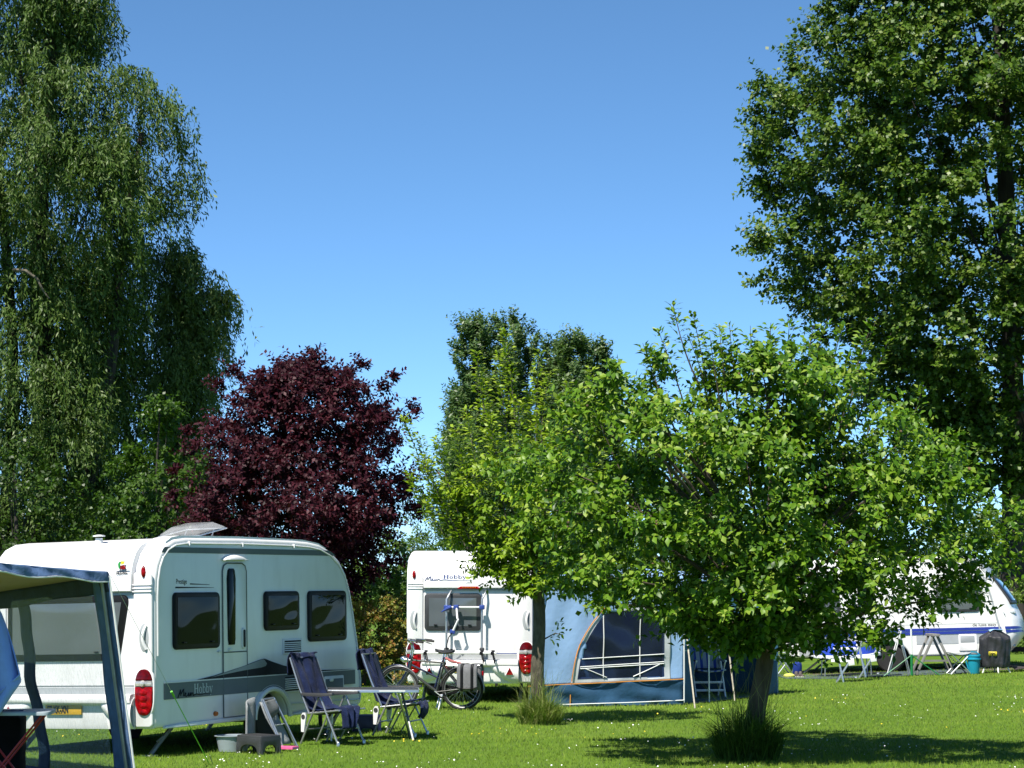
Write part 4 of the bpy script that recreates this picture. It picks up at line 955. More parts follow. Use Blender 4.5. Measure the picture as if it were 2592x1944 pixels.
# ---------------------------------------------------------------- bicycles
pm('mudguard_metal', (.22, .225, .23), .35, metal=.5, var=.1)
def bicycle(loc, rz, label, fmat, high=True, lean=0.0):
    root = thing('bicycle', label, 'bicycle', loc, (lean, 0, rz), 'parked bicycles')
    r = .345; wb = 1.08
    def wheel(x):
        b = MB(); b.tube([(x + (r - .02) * math.cos(2 * PI * i / 36), 0, r + (r - .02) * math.sin(2 * PI * i / 36)) for i in range(36)], .021, 8, closed=True); t = b.build('wheel', rubber, root)
        b = MB(); b.tube([(x + (r - .045) * math.cos(2 * PI * i / 36), 0, r + (r - .045) * math.sin(2 * PI * i / 36)) for i in range(36)], .008, 6, closed=True); b.build('rim', steel, t)
        b = MB()
        for i in range(24):
            a = 2 * PI * i / 24; s_ = 1 if i % 2 else -1
            b.tube([(x + .02 * math.cos(a + s_), s_ * .025, r + .02 * math.sin(a + s_)), (x + (r - .05) * math.cos(a), 0, r + (r - .05) * math.sin(a))], .0022, 3, caps=False)
        o = b.build('spokes', chrome, t); o['kind'] = 'stuff'
        b = MB(); b.lathe([(.001, -.05), (.022, -.05), (.03, 0), (.022, .05), (.001, .05)], 10, mp=lambda p, q, n: (x + p, n, r + q)); b.build('hub', alu, t)
    wheel(0); wheel(wb)
    for x, a0, a1 in ((0, 20, 190), (wb, -5, 165)):
        b = MB(); m = 18
        P = [R(a0 + (a1 - a0) * i / m) for i in range(m + 1)]
        b.grid(lambda u, v, P=P, x=x: (lambda a: (x + (r + .022 - .012 * (2 * v - 1) ** 2) * math.cos(a), .028 * (2 * v - 1), r + (r + .022 - .012 * (2 * v - 1) ** 2) * math.sin(a)))(P[min(m, int(round(u * m)))]), m, 4); b.build('mudguard', MATS['mudguard_metal'] if high else fmat, root, solid=.002)
    bb = (.44, 0, .30); seat_t = (.30, 0, .78); head_b = (.90, 0, .62); head_t = (.85, 0, .86)
    b = MB()
    b.tube([bb, head_b], .022, 8); b.tube([bb, seat_t], .017, 8); b.tube([head_b, head_t], .021, 8)
    if high: b.tube([(.33, 0, .76), (.87, 0, .80)], .015, 8)
    else: b.tube([(.39, 0, .50), (.875, 0, .72)], .017, 8)
    for y in (-.05, .05): b.tube([(bb[0], y, .29), (0, y * 1.2, r)], .011, 6); b.tube([(.33, y * .5, .72), (0, y * 1.2, r)], .009, 6)
    b.build('frame', fmat, root)
    b = MB()
    for y in (-.045, .045): b.tube([(.905, y, .60), (.97, y, .5), (wb, y, r)], .012, 6)
    b.tube([(.905, -.045, .605), (.905, .045, .605)], .015, 6); b.build('fork', fmat, root)
    b = MB(); b.tube([head_t, (.83, 0, .98), (.845, 0, 1.05)], .013, 8)
    for s_ in (-1, 1): b.tube([(.845, 0, 1.05), (.86, .10 * s_, 1.09), (.83, .24 * s_, 1.12), (.70, .30 * s_, 1.11), (.60, .31 * s_, 1.10)], .011, 8)
    hb = b.build('handlebar', chrome, root)
    for s_ in (-1, 1):
        b = MB(); b.tube([(.70, .30 * s_, 1.11), (.57, .312 * s_, 1.098)], .018, 8); b.build('grip', black, hb)
        b = MB(); b.tube([(.74, .285 * s_, 1.1), (.68, .31 * s_, 1.07), (.61, .33 * s_, 1.05)], .006, 5); b.build('brake_lever', chrome, hb)
        b = MB(); b.tube([(.75, .27 * s_, 1.1), (.95, .2 * s_, 1.13), (.99, .08 * s_, .98), (.92, .03 * s_, .80)], .0045, 5); b.build('brake_cable', black, hb)
    b = MB(); b.lathe([(.001, .05), (.035, .045), (.048, .0), (.035, -.05), (.001, -.06)], 12, mp=lambda p, q, n: (.97 + n, p, .80 + q)); b.tube([(.95, 0, .8), (.88, 0, .80)], .008, 5); b.build('headlight', chrome, root)
    b = MB(); b.tube([seat_t, (.275, 0, .90)], .013, 8)
    b.build('seat_post', chrome, root)
    def sad(u, v):
        a = 2 * PI * u; t = v; x = .14 + .29 * t; w = .095 * (1 - t) ** .6 * (1 - .0) + .022; w *= min(1, .35 + 8 * t) * (1 if t < .97 else .4); h = .028 * (1 if a < PI else .8)
        return (x, w * math.cos(a), .925 + .022 * (2 * t - 1) ** 2 + h * math.sin(a))
    b = MB(); b.grid(sad, 16, 16); b.build('saddle', saddlem, root)
    b = MB(); b.plate(lambda a, c, n: (a, -.055 - n, c), [(.0, .29), (.10, .27), (.44, .215), (.52, .24), (.54, .30), (.50, .36), (.40, .375), (.1, .40), (0, .40), (-.04, .345)], 0, .035, .012); b.build('chain_case', black, root)
    b = MB(); b.tube([(bb[0], -.10, .30), (bb[0] + .12, -.10, .25 + .09)], .010, 6); b.tube([(bb[0], .08, .30), (bb[0] - .12, .08, .21)], .010, 6); b.tube([(bb[0], -.1, .3), (bb[0], .08, .3)], .014, 6); b.build('crank', alu, root)
    for dx, dy, dz in ((.12, -.15, .34), (-.12, .13, .21)):
        b = MB(); b.box((bb[0] + dx, dy, dz), (.09, .07, .022), bev=.006); b.build('pedal', black, root)
    b = MB(); b.tube([(.34, -.03, .23), (.42, -.2, .01)], .012, 6); b.tube([(.34, .03, .23), (.36, .16, .01)], .012, 6); b.box((.35, 0, .24), (.06, .08, .03), bev=.01); b.build('kickstand', alu, root)
    b = MB()
    for y in (-.06, .06): b.tube([(.26, y, .72), (-.28, y, .72)], .007, 6); b.tube([(-.2, y, .72), (0, y, r)], .006, 6); b.tube([(0.05, y, .72), (0, y, r)], .006, 6)
    b.tube([(-.28, -.06, .72), (-.28, .06, .72)], .007, 6); b.build('luggage_rack', alu, root)
    b = MB(); b.box((-.34, 0, .60), (.03, .05, .07), bev=.01); b.build('rear_reflector', reda, root)
    return root
bz = R(180 - 14)
bl = Vector((-.80, 36.1, 0))
bicycle(bl, bz, 'dark olive bicycle with bright crossbar carrying grey double panniers', bikeframe, True)
bicycle(bl + Vector((-.05, .52, 0)), bz, 'navy bicycle with sloping frame standing behind the dark olive one', bikeblue, False)
def panniers():
    root = thing('pannier_bag', 'grey double pannier bag with black straps over the rack of the dark olive bicycle', 'bag', bl, (0, 0, bz))
    for s_ in (1, -1):
        def bag(u, v, s_=s_):
            a = 2 * PI * u; z = .32 + .38 * v; hx = .155 * (1 - .10 * (1 - v) ** 2); hy = .062 * math.sin(PI * min(1, .12 + .85 * (1 - v * .75))) ** .5
            c, s2 = math.cos(a), math.sin(a)
            return (-.13 + hx * math.copysign(abs(c) ** .4, c), s_ * .145 + hy * math.copysign(abs(s2) ** .5, s2) + .006 * math.sin(9 * z + 5 * u), z)
        b = MB(); b.grid(bag, 28, 12); b.add([bag(i / 28, 0) for i in range(28)], [tuple(range(28))]); pb = b.build('bag', pannier, root)
        b = MB(); b.grid(lambda u, v, s_=s_: (-.13 + .165 * (2 * u - 1), s_ * (.075 + .142 * min(1, v * 2.2)) , .745 - (.0 if v < .35 else (.37 * (v - .35) / .65)) - .03 * v + .006 * math.sin(8 * u)), 14, 14); b.build('flap', pannier, pb, solid=.012)
        for xx in (-.215, -.045):
            b = MB(); b.grid(lambda u, v, s_=s_, xx=xx: (xx + .022 * (2 * u - 1), s_ * (.085 + .145 * min(1, v * 2.2)), .752 - (.0 if v < .35 else (.40 * (v - .35) / .65)) - .03 * v), 2, 14); b.build('strap', black, pb, solid=.008)
        b = MB(); b.tube([(-.13 + .16 * math.cos(PI * i / 12), s_ * .222, .385 - .025 * math.sin(PI * i / 12)) for i in range(13)], .010, 5)
        b.build('hem', black, pb)
panniers()
b = MB(); b.tube([tuple(Matrix.Rotation(bz, 3, 'Z') @ Vector(p) + bl) for p in [(.32, -.03, .84), (.33, -.08, .76), (.29, -.10, .68), (.2, -.11, .645), (.1, -.10, .66), (.03, -.08, .72), (.05, -.02, .75), (.18, .03, .79), (.28, .03, .84)]], .024, 8)
tag(b.build('cable_lock', pinkfab, None), 'pink sleeved cable lock looped under the bicycle saddle', 'bicycle lock')

# ---------------------------------------------------------------- things in front of the third caravan
def at(x, y, dz=0): return (x, y, gz(x, y) + dz)

def blue_table():
    x, y = 7.25, 48.35
    root = thing('folding_table', 'oval folding table under the royal blue cloth beside third caravan', 'table', at(x, y))
    b = MB(); b.lathe([(.001, .70), (.62, .70), (.63, .715), (.62, .725), (.001, .725)], 30, sx=1.08, sy=.66); b.build('tabletop', trimw, root)
    for sx in (-.5, .5):
        for sy in (-.27, .27):
            b = MB(); b.tube([(sx, sy, 0), (sx * .95, sy, .70)], .015, 6); b.build('leg', alu, root)
    b = MB(); b.tube([(-.5, -.27, .25), (-.5, .27, .25)], .012, 6); b.tube([(.5, -.27, .25), (.5, .27, .25)], .012, 6); b.build('stretcher', alu, root)
    cl = thing('tablecloth', 'royal blue tablecloth with white lace hem hanging over the oval table', 'tablecloth', at(x, y))
    def fn(u, v, z0=.735, drop=.24, e=0.0):
        a = 2 * PI * u; t = v
        if t < .5: k = t / .5; r = k; z = z0
        else:
            k = (t - .5) / .5; r = 1 + .05 * k + .035 * k * math.sin(11 * a); z = z0 - (drop + .10 * (math.cos(a) < 0) * abs(math.cos(a)) ** 2 * 0 + .07 * max(0, -math.sin(a + .5))) * k
        return (.70 * r * math.cos(a), .45 * r * math.sin(a), z)
    b = MB(); b.grid(fn, 60, 12); b.build('cloth', royal, cl, solid=.006)
    b = MB()
    def hem(u, v):
        p = fn(u, 1.0); a = 2 * PI * u; return (p[0] * (1.012 + .01 * v), p[1] * (1.012 + .01 * v), p[2] + .03 - (.075 + .012 * math.sin(40 * a)) * v)
    b.grid(hem, 120, 3); b.build('lace_hem', lace, cl, solid=.004)
blue_table()

def arm_chair(loc, rz, label, fab, group):
    root = thing('folding_armchair', label, 'chair', loc, (0, 0, rz), group)
    for y in (-.29, .29):
        b = MB(); b.box((0, 0, 0), (.04, .022, .74), bev=.006)
        b.v = [(.02 + p[0] + (p[2]) * .20 + .07, y + p[1], p[2] + .37) for p in b.v]; b.build('leg', alu, root)
        b = MB(); b.box((0, 0, 0), (.04, .022, .72), bev=.006)
        b.v = [(-.02 + p[0] - p[2] * .62 - .05, y * .93 + p[1], p[2] * .98 + .355) for p in b.v]; b.build('leg', alu, root)
        b = MB(); b.box((-.02, y, .69), (.46, .05, .03), bev=.01); b.build('armrest', trimw, root)
        b = MB(); b.tube([(-.16, y * .95, .40), (-.46, y * .95, 1.02)], .018, 6); b.build('back_post', alu, root)
        b = MB(); b.plate(lambda a, c, n, y=y: (a, y * .95 + n, c), [(-.22, .36), (-.1, .34), (-.08, .46), (-.2, .5)], -.02, .02, .006); b.build('hinge_plate', trimw, root)
    b = MB(); b.box((.03, 0, .435), (.46, .54, .035), bev=.012); b.build('seat', lace, root)
    b = MB(); b.grid(lambda u, v: (-.17 - .30 * v - .03 * math.sin(PI * u) + .03 * math.sin(PI * v), -.26 + .52 * u, .44 + .56 * v), 10, 12); b.build('backrest', fab, root, solid=.02)
    for x, z in ((-.24, .10), (.06, .22)):
        b = MB(); b.box((x, 0, z), (.05, .56, .02), bev=.006); b.build('stretcher', alu, root)
arm_chair(at(6.85, 46.0), R(172), 'pale folding armchair with beige back nearest the blue covered table', beige, 'folding armchairs at the blue table')
arm_chair(at(7.50, 47.15), R(170), 'folding armchair with white seat behind the beige backed one', pm('pale_blue_mesh', (.16, .22, .36), .85, var=.15), 'folding armchairs at the blue table')

def x_stool(loc, rz, label, seatmat, h=.45, w=.44):
    root = thing('folding_stool', label, 'stool', loc, (0, 0, rz), 'crossed leg folding stools')
    for y in (-.17, .17):
        for s_ in (-1, 1):
            b = MB(); b.tube([(-w / 2 * s_, y + .008 * s_, .01), (w / 2 * s_, y + .008 * s_, h)], .013, 6); b.build('leg', alu, root)
    b = MB(); b.grid(lambda u, v: (w * (u - .5), -.19 + .38 * v, h + .012 - .045 * math.sin(PI * u)), 10, 6); b.build('seat', seatmat, root, solid=.012)
    b = MB()
    for s_ in (-1, 1): b.tube([(w / 2 * s_, -.17, .015), (w / 2 * s_, .17, .015)], .012, 6)
    b.build('foot_rail', alu, root)
x_stool(at(9.42, 47.0), R(6), 'folding stool with crossed legs beside the turquoise can', lgrey)
x_stool(at(5.92, 48.6), R(10), 'folding stool with crossed legs left of the small blue barrel', lgrey, h=.55)

def trestle():
    root = thing('trestle', 'grey A shaped trestle standing on the groundsheet before third caravan', 'trestle', at(8.95, 47.35), (0, 0, R(4)))
    for y in (-.22, .22):
        for s_ in (-1, 1):
            b = MB(); b.box((0, 0, 0), (.06, .035, .84), bev=.006); b.v = [(p[0] + s_ * (.23 - p[2] * .46), y + p[1], p[2] * .98 + .415) for p in b.v]; b.build('leg', pm('weathered_grey', (.17, .165, .155), .7, var=.2) if 'weathered_grey' not in MATS else MATS['weathered_grey'], root)
    b = MB(); b.box((0, 0, .84), (.16, .62, .05), bev=.01); b.build('top_bar', MATS['weathered_grey'], root)
    b = MB(); b.box((0, -.22, .3), (.56, .02, .04)); b.build('brace', MATS['weathered_grey'], root)
trestle()

def pole_stand():
    root = thing('tripod_stand', 'white pole held upright in a green folding tripod base', 'pole stand', at(8.42, 46.95))
    b = MB(); b.tube([(0, 0, .02), (0, 0, .46)], .028, 10); b.build('tripod_socket', greenmetal, root)
    for k in range(3):
        a = R(12 + 120 * k) if k != 1 else R(150)
        a = (R(-5), R(185), R(80))[k]
        b = MB(); b.tube([(.02 * math.cos(a), .02 * math.sin(a), .43), (.30 * math.cos(a), .30 * math.sin(a), .22), (.60 * math.cos(a), .60 * math.sin(a), .01)], .013, 6); b.build('leg', greenmetal, root)
    b = MB(); b.tube([(0, 0, .44), (0, 0, 1.75)], .020, 10); b.build('pole', trimw, root)
pole_stand()

def airer():
    root = thing('clothes_airer', 'white tubular folding airer standing left of the green tripod', 'clothes airer', at(8.28, 47.55), (0, 0, R(-6)))
    for y in (-.25, .25):
        b = MB(); b.tube([(-.26, y, .01), (.02, y, .95)], .014, 6); b.build('leg', trimw, root)
        b = MB(); b.tube([(.20, y, .01), (-.02, y, .95)], .014, 6); b.build('leg', alu, root)
    for z in (.3, .62, .93):
        b = MB(); b.tube([(.01 + (.95 - z) * .2, -.25, z), (.01 + (.95 - z) * .2, .25, z)], .010, 6); b.build('rung', alu, root)
airer()

def can():
    root = thing('watering_can', 'turquoise plastic can with a lid rim and side handle by the covered grill', 'watering can', at(9.72, 46.9), (0, 0, R(10)))
    b = MB(); b.lathe([(.001, .005), (.105, .005), (.115, .03), (.135, .36), (.145, .37), (.145, .395), (.13, .40), (.12, .37), (.001, .36)], 24); b.build('body', turq, root)
    b = MB(); b.lathe([(.148, .30), (.155, .305), (.155, .32), (.148, .325)], 24); b.build('rim_band', turq, root)
    b = MB(); b.tube([(-.13, 0, .36), (-.16, 0, .41), (-.19, 0, .38), (-.185, 0, .30), (-.12, 0, .10)], .016, 8); b.tube([(-.13, 0, .39), (-.05, 0, .46), (.06, 0, .455), (.13, 0, .40)], .014, 8); b.build('handle', turq, root)
can()

def grill():
    loc = at(10.19, 47.0)
    root = thing('covered_grill', 'round barbecue under a charcoal cover with yellow label', 'barbecue', loc)
    for a in (200, 270, 340):
        b = MB(); b.tube([(.22 * math.cos(R(a)), .22 * math.sin(R(a)), .2), (.31 * math.cos(R(a)), .31 * math.sin(R(a)), .0)], .016, 8); b.build('leg', trimw, root)
    b = MB(); b.tube([(.22 * math.cos(R(80)), .22 * math.sin(R(80)), .2), (.31 * math.cos(R(80)), .31 * math.sin(R(80)), .0)], .016, 8); b.build('leg', trimw, root)
    def fn(u, v):
        a = 2 * PI * u
        pr = [(.285, .13), (.30, .18), (.312, .40), (.318, .56), (.325, .70), (.322, .735), (.285, .765), (.22, .80), (.12, .86), (.05, .875), (.001, .875)]
        k = v * (len(pr) - 1); i = min(int(k), len(pr) - 2); f = k - i
        r = pr[i][0] * (1 - f) + pr[i + 1][0] * f; z = pr[i][1] * (1 - f) + pr[i + 1][1] * f
        fo = (.012 * math.sin(9 * a + 2 * z) + .009 * math.sin(17 * a - 9 * z) + .008 * math.sin(5 * a + 14 * z)) * min(1, r / .2)
        return ((r + fo) * math.cos(a), (r + fo) * math.sin(a), z + (.025 * math.sin(3 * a + 1) + .012 * math.sin(8 * a)) * (1 if .35 < v < .8 else .4))
    b = MB(); b.grid(fn, 72, 34); b.build('cover', covermat, root, ang=60)
    def lab(x, y, n): 
        a = R(-110) + x / .33; return ((.328 + n) * math.cos(a), (.328 + n) * math.sin(a), .40 + y)
    b = MB(); b.grid(lambda u, v: lab(-.085 + .17 * u, -.035 + .09 * v, .004), 8, 2); lb = b.build('label_patch', yellow, root, solid=.003)
    text_part('CADAC', .062, lambda x, y, n: lab(-.075 + x, -.002 + y, .008 + n), black, lb, sx=.62, bold=.004)
    b = MB(); b.grid(lambda u, v: lab(-.075 + .15 * u, -.024 + .009 * v, .008), 6, 1); b.build('label_bar', black, lb)
    b = MB(); b.grid(lambda u, v: (-.12 + .27 * u, -.10 + .17 * v + .03 * math.sin(5 * u), .885 + .03 * math.sin(3 * u + 2 * v) + .05 * max(0, u - .6) - .06 * max(0, .3 - u)), 12, 10)
    o = b.build('cleaning_cloth', paleblue, None, solid=.01); o.location = loc
    tag(o, 'pale blue cloth lying on top of the covered barbecue', 'cloth')
grill()

root = thing('barrel', 'small dark blue water barrel standing in the grass under third caravan', 'barrel', at(6.2, 48.45))
b = MB(); b.lathe([(.001, 0), (.085, 0), (.1, .02), (.105, .25), (.095, .30), (.06, .325), (.001, .33)], 20); b.build('body', barrelblue, root)
b = MB(); b.lathe([(.03, .32), (.03, .35), (.001, .352)], 12); b.build('cap', barrelblue, root)
b = MB(); b.lathe([(.001, 0), (.09, .01), (.10, .05), (.06, .085), (.001, .095)], 12, sx=1.3, sy=.8)
o = b.build('folded_cloth', pm('pale_yellow_cloth', (.55, .55, .12), .9, var=.15), None); o.location = at(5.98, 48.1); tag(o, 'small pale yellow bundle on the grass beside the blue barrel', 'cloth bundle')
for k, dx in enumerate((0, .09)):
    rt = thing('shoe', ('left' if k == 0 else 'right') + ' shoe of the brown pair beside the small blue barrel', 'shoe', at(6.17 + dx, 48.2), (0, 0, R(-80)), 'pair of shoes')
    b = MB(); b.plate(ident, [(-.12, -.035), (.1, -.045), (.14, 0), (.1, .045), (-.12, .035)], 0, .022, .006); b.build('sole', trimw, rt)
    b = MB(); b.lathe([(.045, 0), (.05, .03), (.038, .09), (.03, .11)], 10, c=(-.07, 0, .02)); b.lathe([(.045, 0), (.04, .03), (.001, .05)], 10, c=(.05, 0, .02), sx=1.6); b.build('upper', pm('brown_leather', (.10, .08, .07), .6) if k == 0 else MATS['brown_leather'], rt)

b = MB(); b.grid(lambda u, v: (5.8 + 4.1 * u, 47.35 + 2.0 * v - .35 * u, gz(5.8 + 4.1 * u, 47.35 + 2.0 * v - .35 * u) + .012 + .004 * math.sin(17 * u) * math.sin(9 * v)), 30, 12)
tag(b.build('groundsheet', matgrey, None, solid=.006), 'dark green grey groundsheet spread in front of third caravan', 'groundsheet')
b = MB()
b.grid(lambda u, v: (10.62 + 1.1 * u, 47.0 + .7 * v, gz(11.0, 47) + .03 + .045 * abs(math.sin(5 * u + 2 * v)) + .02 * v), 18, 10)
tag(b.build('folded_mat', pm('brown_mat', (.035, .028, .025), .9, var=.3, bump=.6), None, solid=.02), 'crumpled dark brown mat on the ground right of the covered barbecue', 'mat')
b = MB(); b.grid(lambda u, v: (6.6 + 7 * u, 48.6 + 3.0 * v - 1.0 * u, gz(6.6 + 7 * u, 48.6 + 3 * v - u) + .006), 30, 10)
o = b.build('gravel_pitch', pm('brown_gravel', (.14, .11, .085), .95, var=.45, scale=30, bump=1, bscale=60), None); tag(o, 'strip of brown gravel hardstanding under third caravan', 'gravel', kind='structure')

# ---------------------------------------------------------------- awning at the left edge
def lerp(p, q, t): return tuple(p[i] + (q[i] - p[i]) * t for i in range(3))
K = (-4.19, 23.0, 2.14); LN = (-5.95, 20.15, 2.36); MN = (-6.55, 25.6, 1.86)
def left_awning():
    root = thing('awning', 'blue awning with cream lining and clear plastic window wall cut by the left edge', 'awning')
    far = (-8.3, 22.7, 2.1)
    def rf(u, v):
        p = [K[k] * (1 - u) * (1 - v) + LN[k] * u * (1 - v) + far[k] * u * v + MN[k] * (1 - u) * v for k in range(3)]
        p[2] -= .035 * math.sin(PI * v) * math.sin(PI * min(1, u * 1.2)); p[2] += .006
        return tuple(p)
    b = MB(); b.grid(rf, 24, 24); b.build('roof_lining', awnliner, root)
    b = MB(); b.grid(lambda u, v: (lambda p: (p[0], p[1], p[2] + .018))(rf(u, v)), 24, 24); b.build('roof_sheet', awnblue, root)
    def val(u, v):
        p = lerp(K, LN, u); k = .012 * math.sin(37 * u + 3 * v) + .008 * math.sin(71 * u)
        return (p[0] + .03 * v + k, p[1] - .02 * v - k, p[2] + .045 - (.10 + .015 * math.sin(23 * u)) * v - .02 * math.sin(PI * u))
    b = MB(); b.grid(val, 60, 6); b.build('valance', awnblue, root, solid=.008)
    b = MB(); b.tube([val(i / 40, 1.0) for i in range(41)], .009, 5); b.build('valance_piping', trimw, root)
    # leaning front wall: header, two fabric strips and the clear sheet
    n = Vector((2.6, 2.36, 0)).normalized()
    base = lambda t, h: (lambda p: tuple(Vector(p) + n * (.36 * h)))(lerp(K, MN, t))
    def wallp(t, h):   # h 0 at the header, 1 at the ground
        p = base(t, h); return (p[0], p[1], p[2] * (1 - h) + .02 * h)
    b = MB(); b.grid(lambda u, v: (lambda p: (p[0], p[1], p[2] - .012 * math.sin(15 * u) * v))(wallp(u, -.01 + (.085 + .03 * u) * v)), 24, 4); b.build('header', awndark, root, solid=.008)
    b = MB(); b.grid(lambda u, v: (lambda p: (p[0] + .008 * math.sin(13 * v + 4 * u), p[1], p[2]))(wallp(.0 + (.085 + .02 * v) * u - .006, .0 + 1.0 * v)), 6, 40); b.build('corner_strip', awnblue, root, solid=.01)
    b = MB(); b.tube([(lambda p: (p[0] + .012, p[1] - .02, p[2]))(wallp(-.006, i / 20)) for i in range(21)], .011, 5); b.build('corner_piping', trimw, root)
    b = MB(); b.tube([(lambda p: (p[0] - .02, p[1] - .03, p[2]))(wallp(.02, i / 6)) for i in range(7)], .02, 8); b.build('corner_pole', steel, root)
    b = MB(); b.grid(lambda u, v: (lambda p: (p[0] + .018 * math.sin(10 * v) + .01 * math.sin(23 * v), p[1], p[2]))(wallp(.475 + .065 * u, .05 + .95 * v)), 4, 40); b.build('window_strip', awndark, root, solid=.01)
    b = MB(); b.grid(lambda u, v: (lambda p: (p[0] + .012 * math.sin(9 * u + 6 * v), p[1] + .012 * math.sin(5 * v - 7 * u), p[2]))(wallp(.10 + .9 * u, .06 + .92 * v)), 30, 30); b.build('clear_window', pvc, root)
    b = MB(); b.grid(lambda u, v: wallp(u, .985 + .03 * v), 20, 1); b.build('mud_flap', awndark, root, solid=.01)
    b = MB(); b.tube([lerp(LN, (-7.2, 18.1, 2.5), 0), (LN[0], LN[1], .0)], .016, 6); b.tube([MN, (MN[0] + .2, MN[1] + .2, 0)], .016, 6); b.build('tent_pole', steel, root)
    # guy rope with its runner
    p0 = (K[0] + .03, K[1] + .02, K[2]); p1 = (-3.46, 25.6, .0)
    b = MB(); b.tube([lerp(p0, p1, t) for t in (0, .62)], .0028, 5); b.build('guy_rope', cordwhite, root)
    b = MB(); b.tube([lerp(p0, p1, t) for t in (.60, 1)], .006, 5); b.build('guy_rope', guygreen, root)
    b = MB(); b.tube([lerp(p0, p1, t) for t in (.59, .615)], .014, 6); b.build('rope_runner', guygreen, root)
    b = MB(); b.tube([(p1[0], p1[1], .10), (p1[0] + .04, p1[1] + .1, -.05)], .006, 5); b.build('tent_peg', steel, root)
left_awning()

def left_table():
    root = thing('folding_table', 'small folding table with red legs under the blue awning at left', 'table', (-5.02, 22.35, 0), (0, 0, R(4)))
    b = MB(); b.plate(ident, rrect(-.55, -.3, .42, .3, .06, 4), .765, .80, .01); b.build('tabletop', tubgrey, root)
    for y in (-.2, .2):
        for p0, p1 in (((.34, y, .765), (-.25, y, .02)), ((-.42, y, .765), (.16, y, .02))):
            b = MB(); b.tube([p0, p1], .012, 6); b.build('leg', redmetal, root)
    for k in range(3):
        pass
left_table()
b = MB(); b.box((0, 0, .36), (.62, .42, .70), bev=.03); 
o = b.build('cool_box', pm('black_cabinet', (.006, .006, .007), .9, var=.2, spec=.08), None); o.location = (-5.33, 22.95, 0); o.rotation_euler.z = R(4)
tag(o, 'tall black camping cupboard standing under the red legged table', 'cupboard')
for dx, rz, lb in ((-.12, .3, 'dark blue clothes peg nearest the left end of the red legged table'), (-.02, .45, 'dark blue clothes peg in the middle of three on the red legged table'), (.06, .25, 'dark blue clothes peg nearest the corner of the red legged table')):
    b = MB(); b.box((0, 0, .806), (.16, .022, .012), bev=.004); o = b.build('clothes_peg', navybox, None); o.location = (-5.0 + dx, 22.2, 0.0)
    o.rotation_euler.z = rz; tag(o, lb, 'clothes peg', 'clothes pegs on the table')
def hung_towel():
    root = thing('towel', 'light blue towel hanging from the awning roof at the left edge', 'towel', (-4.98, 22.0, 0))
    def fn(u, v):
        w = .18 + .42 * v - .32 * max(0, v - .78) / .22
        x = -.35 + w * (u) + .05 * math.sin(9 * u + 2 * v) * (.4 + v) + .04 * v; y = .06 * math.sin(14 * u + 3 * v) + .03 * math.sin(5 * v)
        return (x, y, 1.93 - 1.15 * v - .12 * math.sin(PI * u) * v + .18 * u * v)
    b = MB(); b.grid(fn, 30, 36); b.build('cloth', towelblue, root, solid=.012, ang=70)
    b = MB(); b.tube([(-.26, .0, 1.9), (-.26, .02, 2.16)], .006, 5); b.build('hanging_loop', cordwhite, root)
hung_towel()

# ---------------------------------------------------------------- leaves, trees, hedges, grass
def unit(v): return v / np.maximum(1e-9, np.linalg.norm(v, axis=-1, keepdims=True))

def leaf_arrays(pos, d, nrm, ln, wd, kind):
    """kind 0: diamond of two triangles; kind 1: folded, arching leaf of four quads/triangles"""
    d = unit(d); s_ = unit(np.cross(nrm, d)); n = np.cross(d, s_); N = len(pos)
    L = ln[:, None]; Wd = wd[:, None]
    if kind == 0:
        V = np.stack([pos, pos + d * L * .45 + s_ * Wd / 2, pos + d * L - n * L * .06, pos + d * L * .45 - s_ * Wd / 2], 1)
        F = np.array([[0, 1, 2, 3]]); sizes = [4]
        loops = (np.arange(N)[:, None] * 4 + F[0][None]).ravel(); tot = np.full(N, 4)
        return V.reshape(-1, 3), loops, tot, 4
    a = d * L
    if kind == 2:
        V = np.stack([pos, pos + a * .48 + s_ * Wd * .5 + n * Wd * .13, pos + a - n * L * .12, pos + a * .48 - s_ * Wd * .5 + n * Wd * .13, pos + a * .5 + n * L * .015], 1)
        pat = np.array([0, 4, 1, 1, 4, 2, 2, 4, 3, 3, 4, 0]); loops = (np.arange(N)[:, None] * 5 + pat[None]).ravel()
        return V.reshape(-1, 3), loops, np.full(N * 4, 3), 5
    V = np.stack([pos,
                  pos + a * .30 + s_ * Wd * .42 + n * Wd * .14, pos + a * .68 + s_ * Wd * .40 + n * Wd * .06,
                  pos + a - n * L * .16,
                  pos + a * .68 - s_ * Wd * .40 + n * Wd * .06, pos + a * .30 - s_ * Wd * .42 + n * Wd * .14,
                  pos + a * .36 + n * L * .03, pos + a * .70 - n * L * .02], 1)
    faces = [(0, 6, 1), (1, 6, 7, 2), (2, 7, 3), (0, 5, 6), (5, 4, 7, 6), (4, 3, 7)]
    loops = []; tots = []
    for f in faces: tots.append(len(f))
    pat = np.array([i for f in faces for i in f])
    loops = (np.arange(N)[:, None] * 8 + pat[None]).ravel(); tot = np.tile(np.array(tots), N)
    return V.reshape(-1, 3), loops, tot, 8

def mesh_from(name, V, loops, tot, mat, shade, smooth=False):
    me = bpy.data.meshes.new(name)
    me.vertices.add(len(V)); me.vertices.foreach_set('co', V.astype(np.float32).ravel())
    me.loops.add(len(loops)); me.loops.foreach_set('vertex_index', loops.astype(np.int32))
    me.polygons.add(len(tot)); st = np.concatenate([[0], np.cumsum(tot)[:-1]])
    me.polygons.foreach_set('loop_start', st.astype(np.int32)); me.polygons.foreach_set('loop_total', tot.astype(np.int32))
    if smooth: me.polygons.foreach_set('use_smooth', np.ones(len(tot), dtype=bool))
    me.update(calc_edges=True)
    at_ = me.attributes.new('shade', 'FLOAT', 'POINT'); at_.data.foreach_set('value', shade.astype(np.float32))
    me.materials.append(mat)
    return me

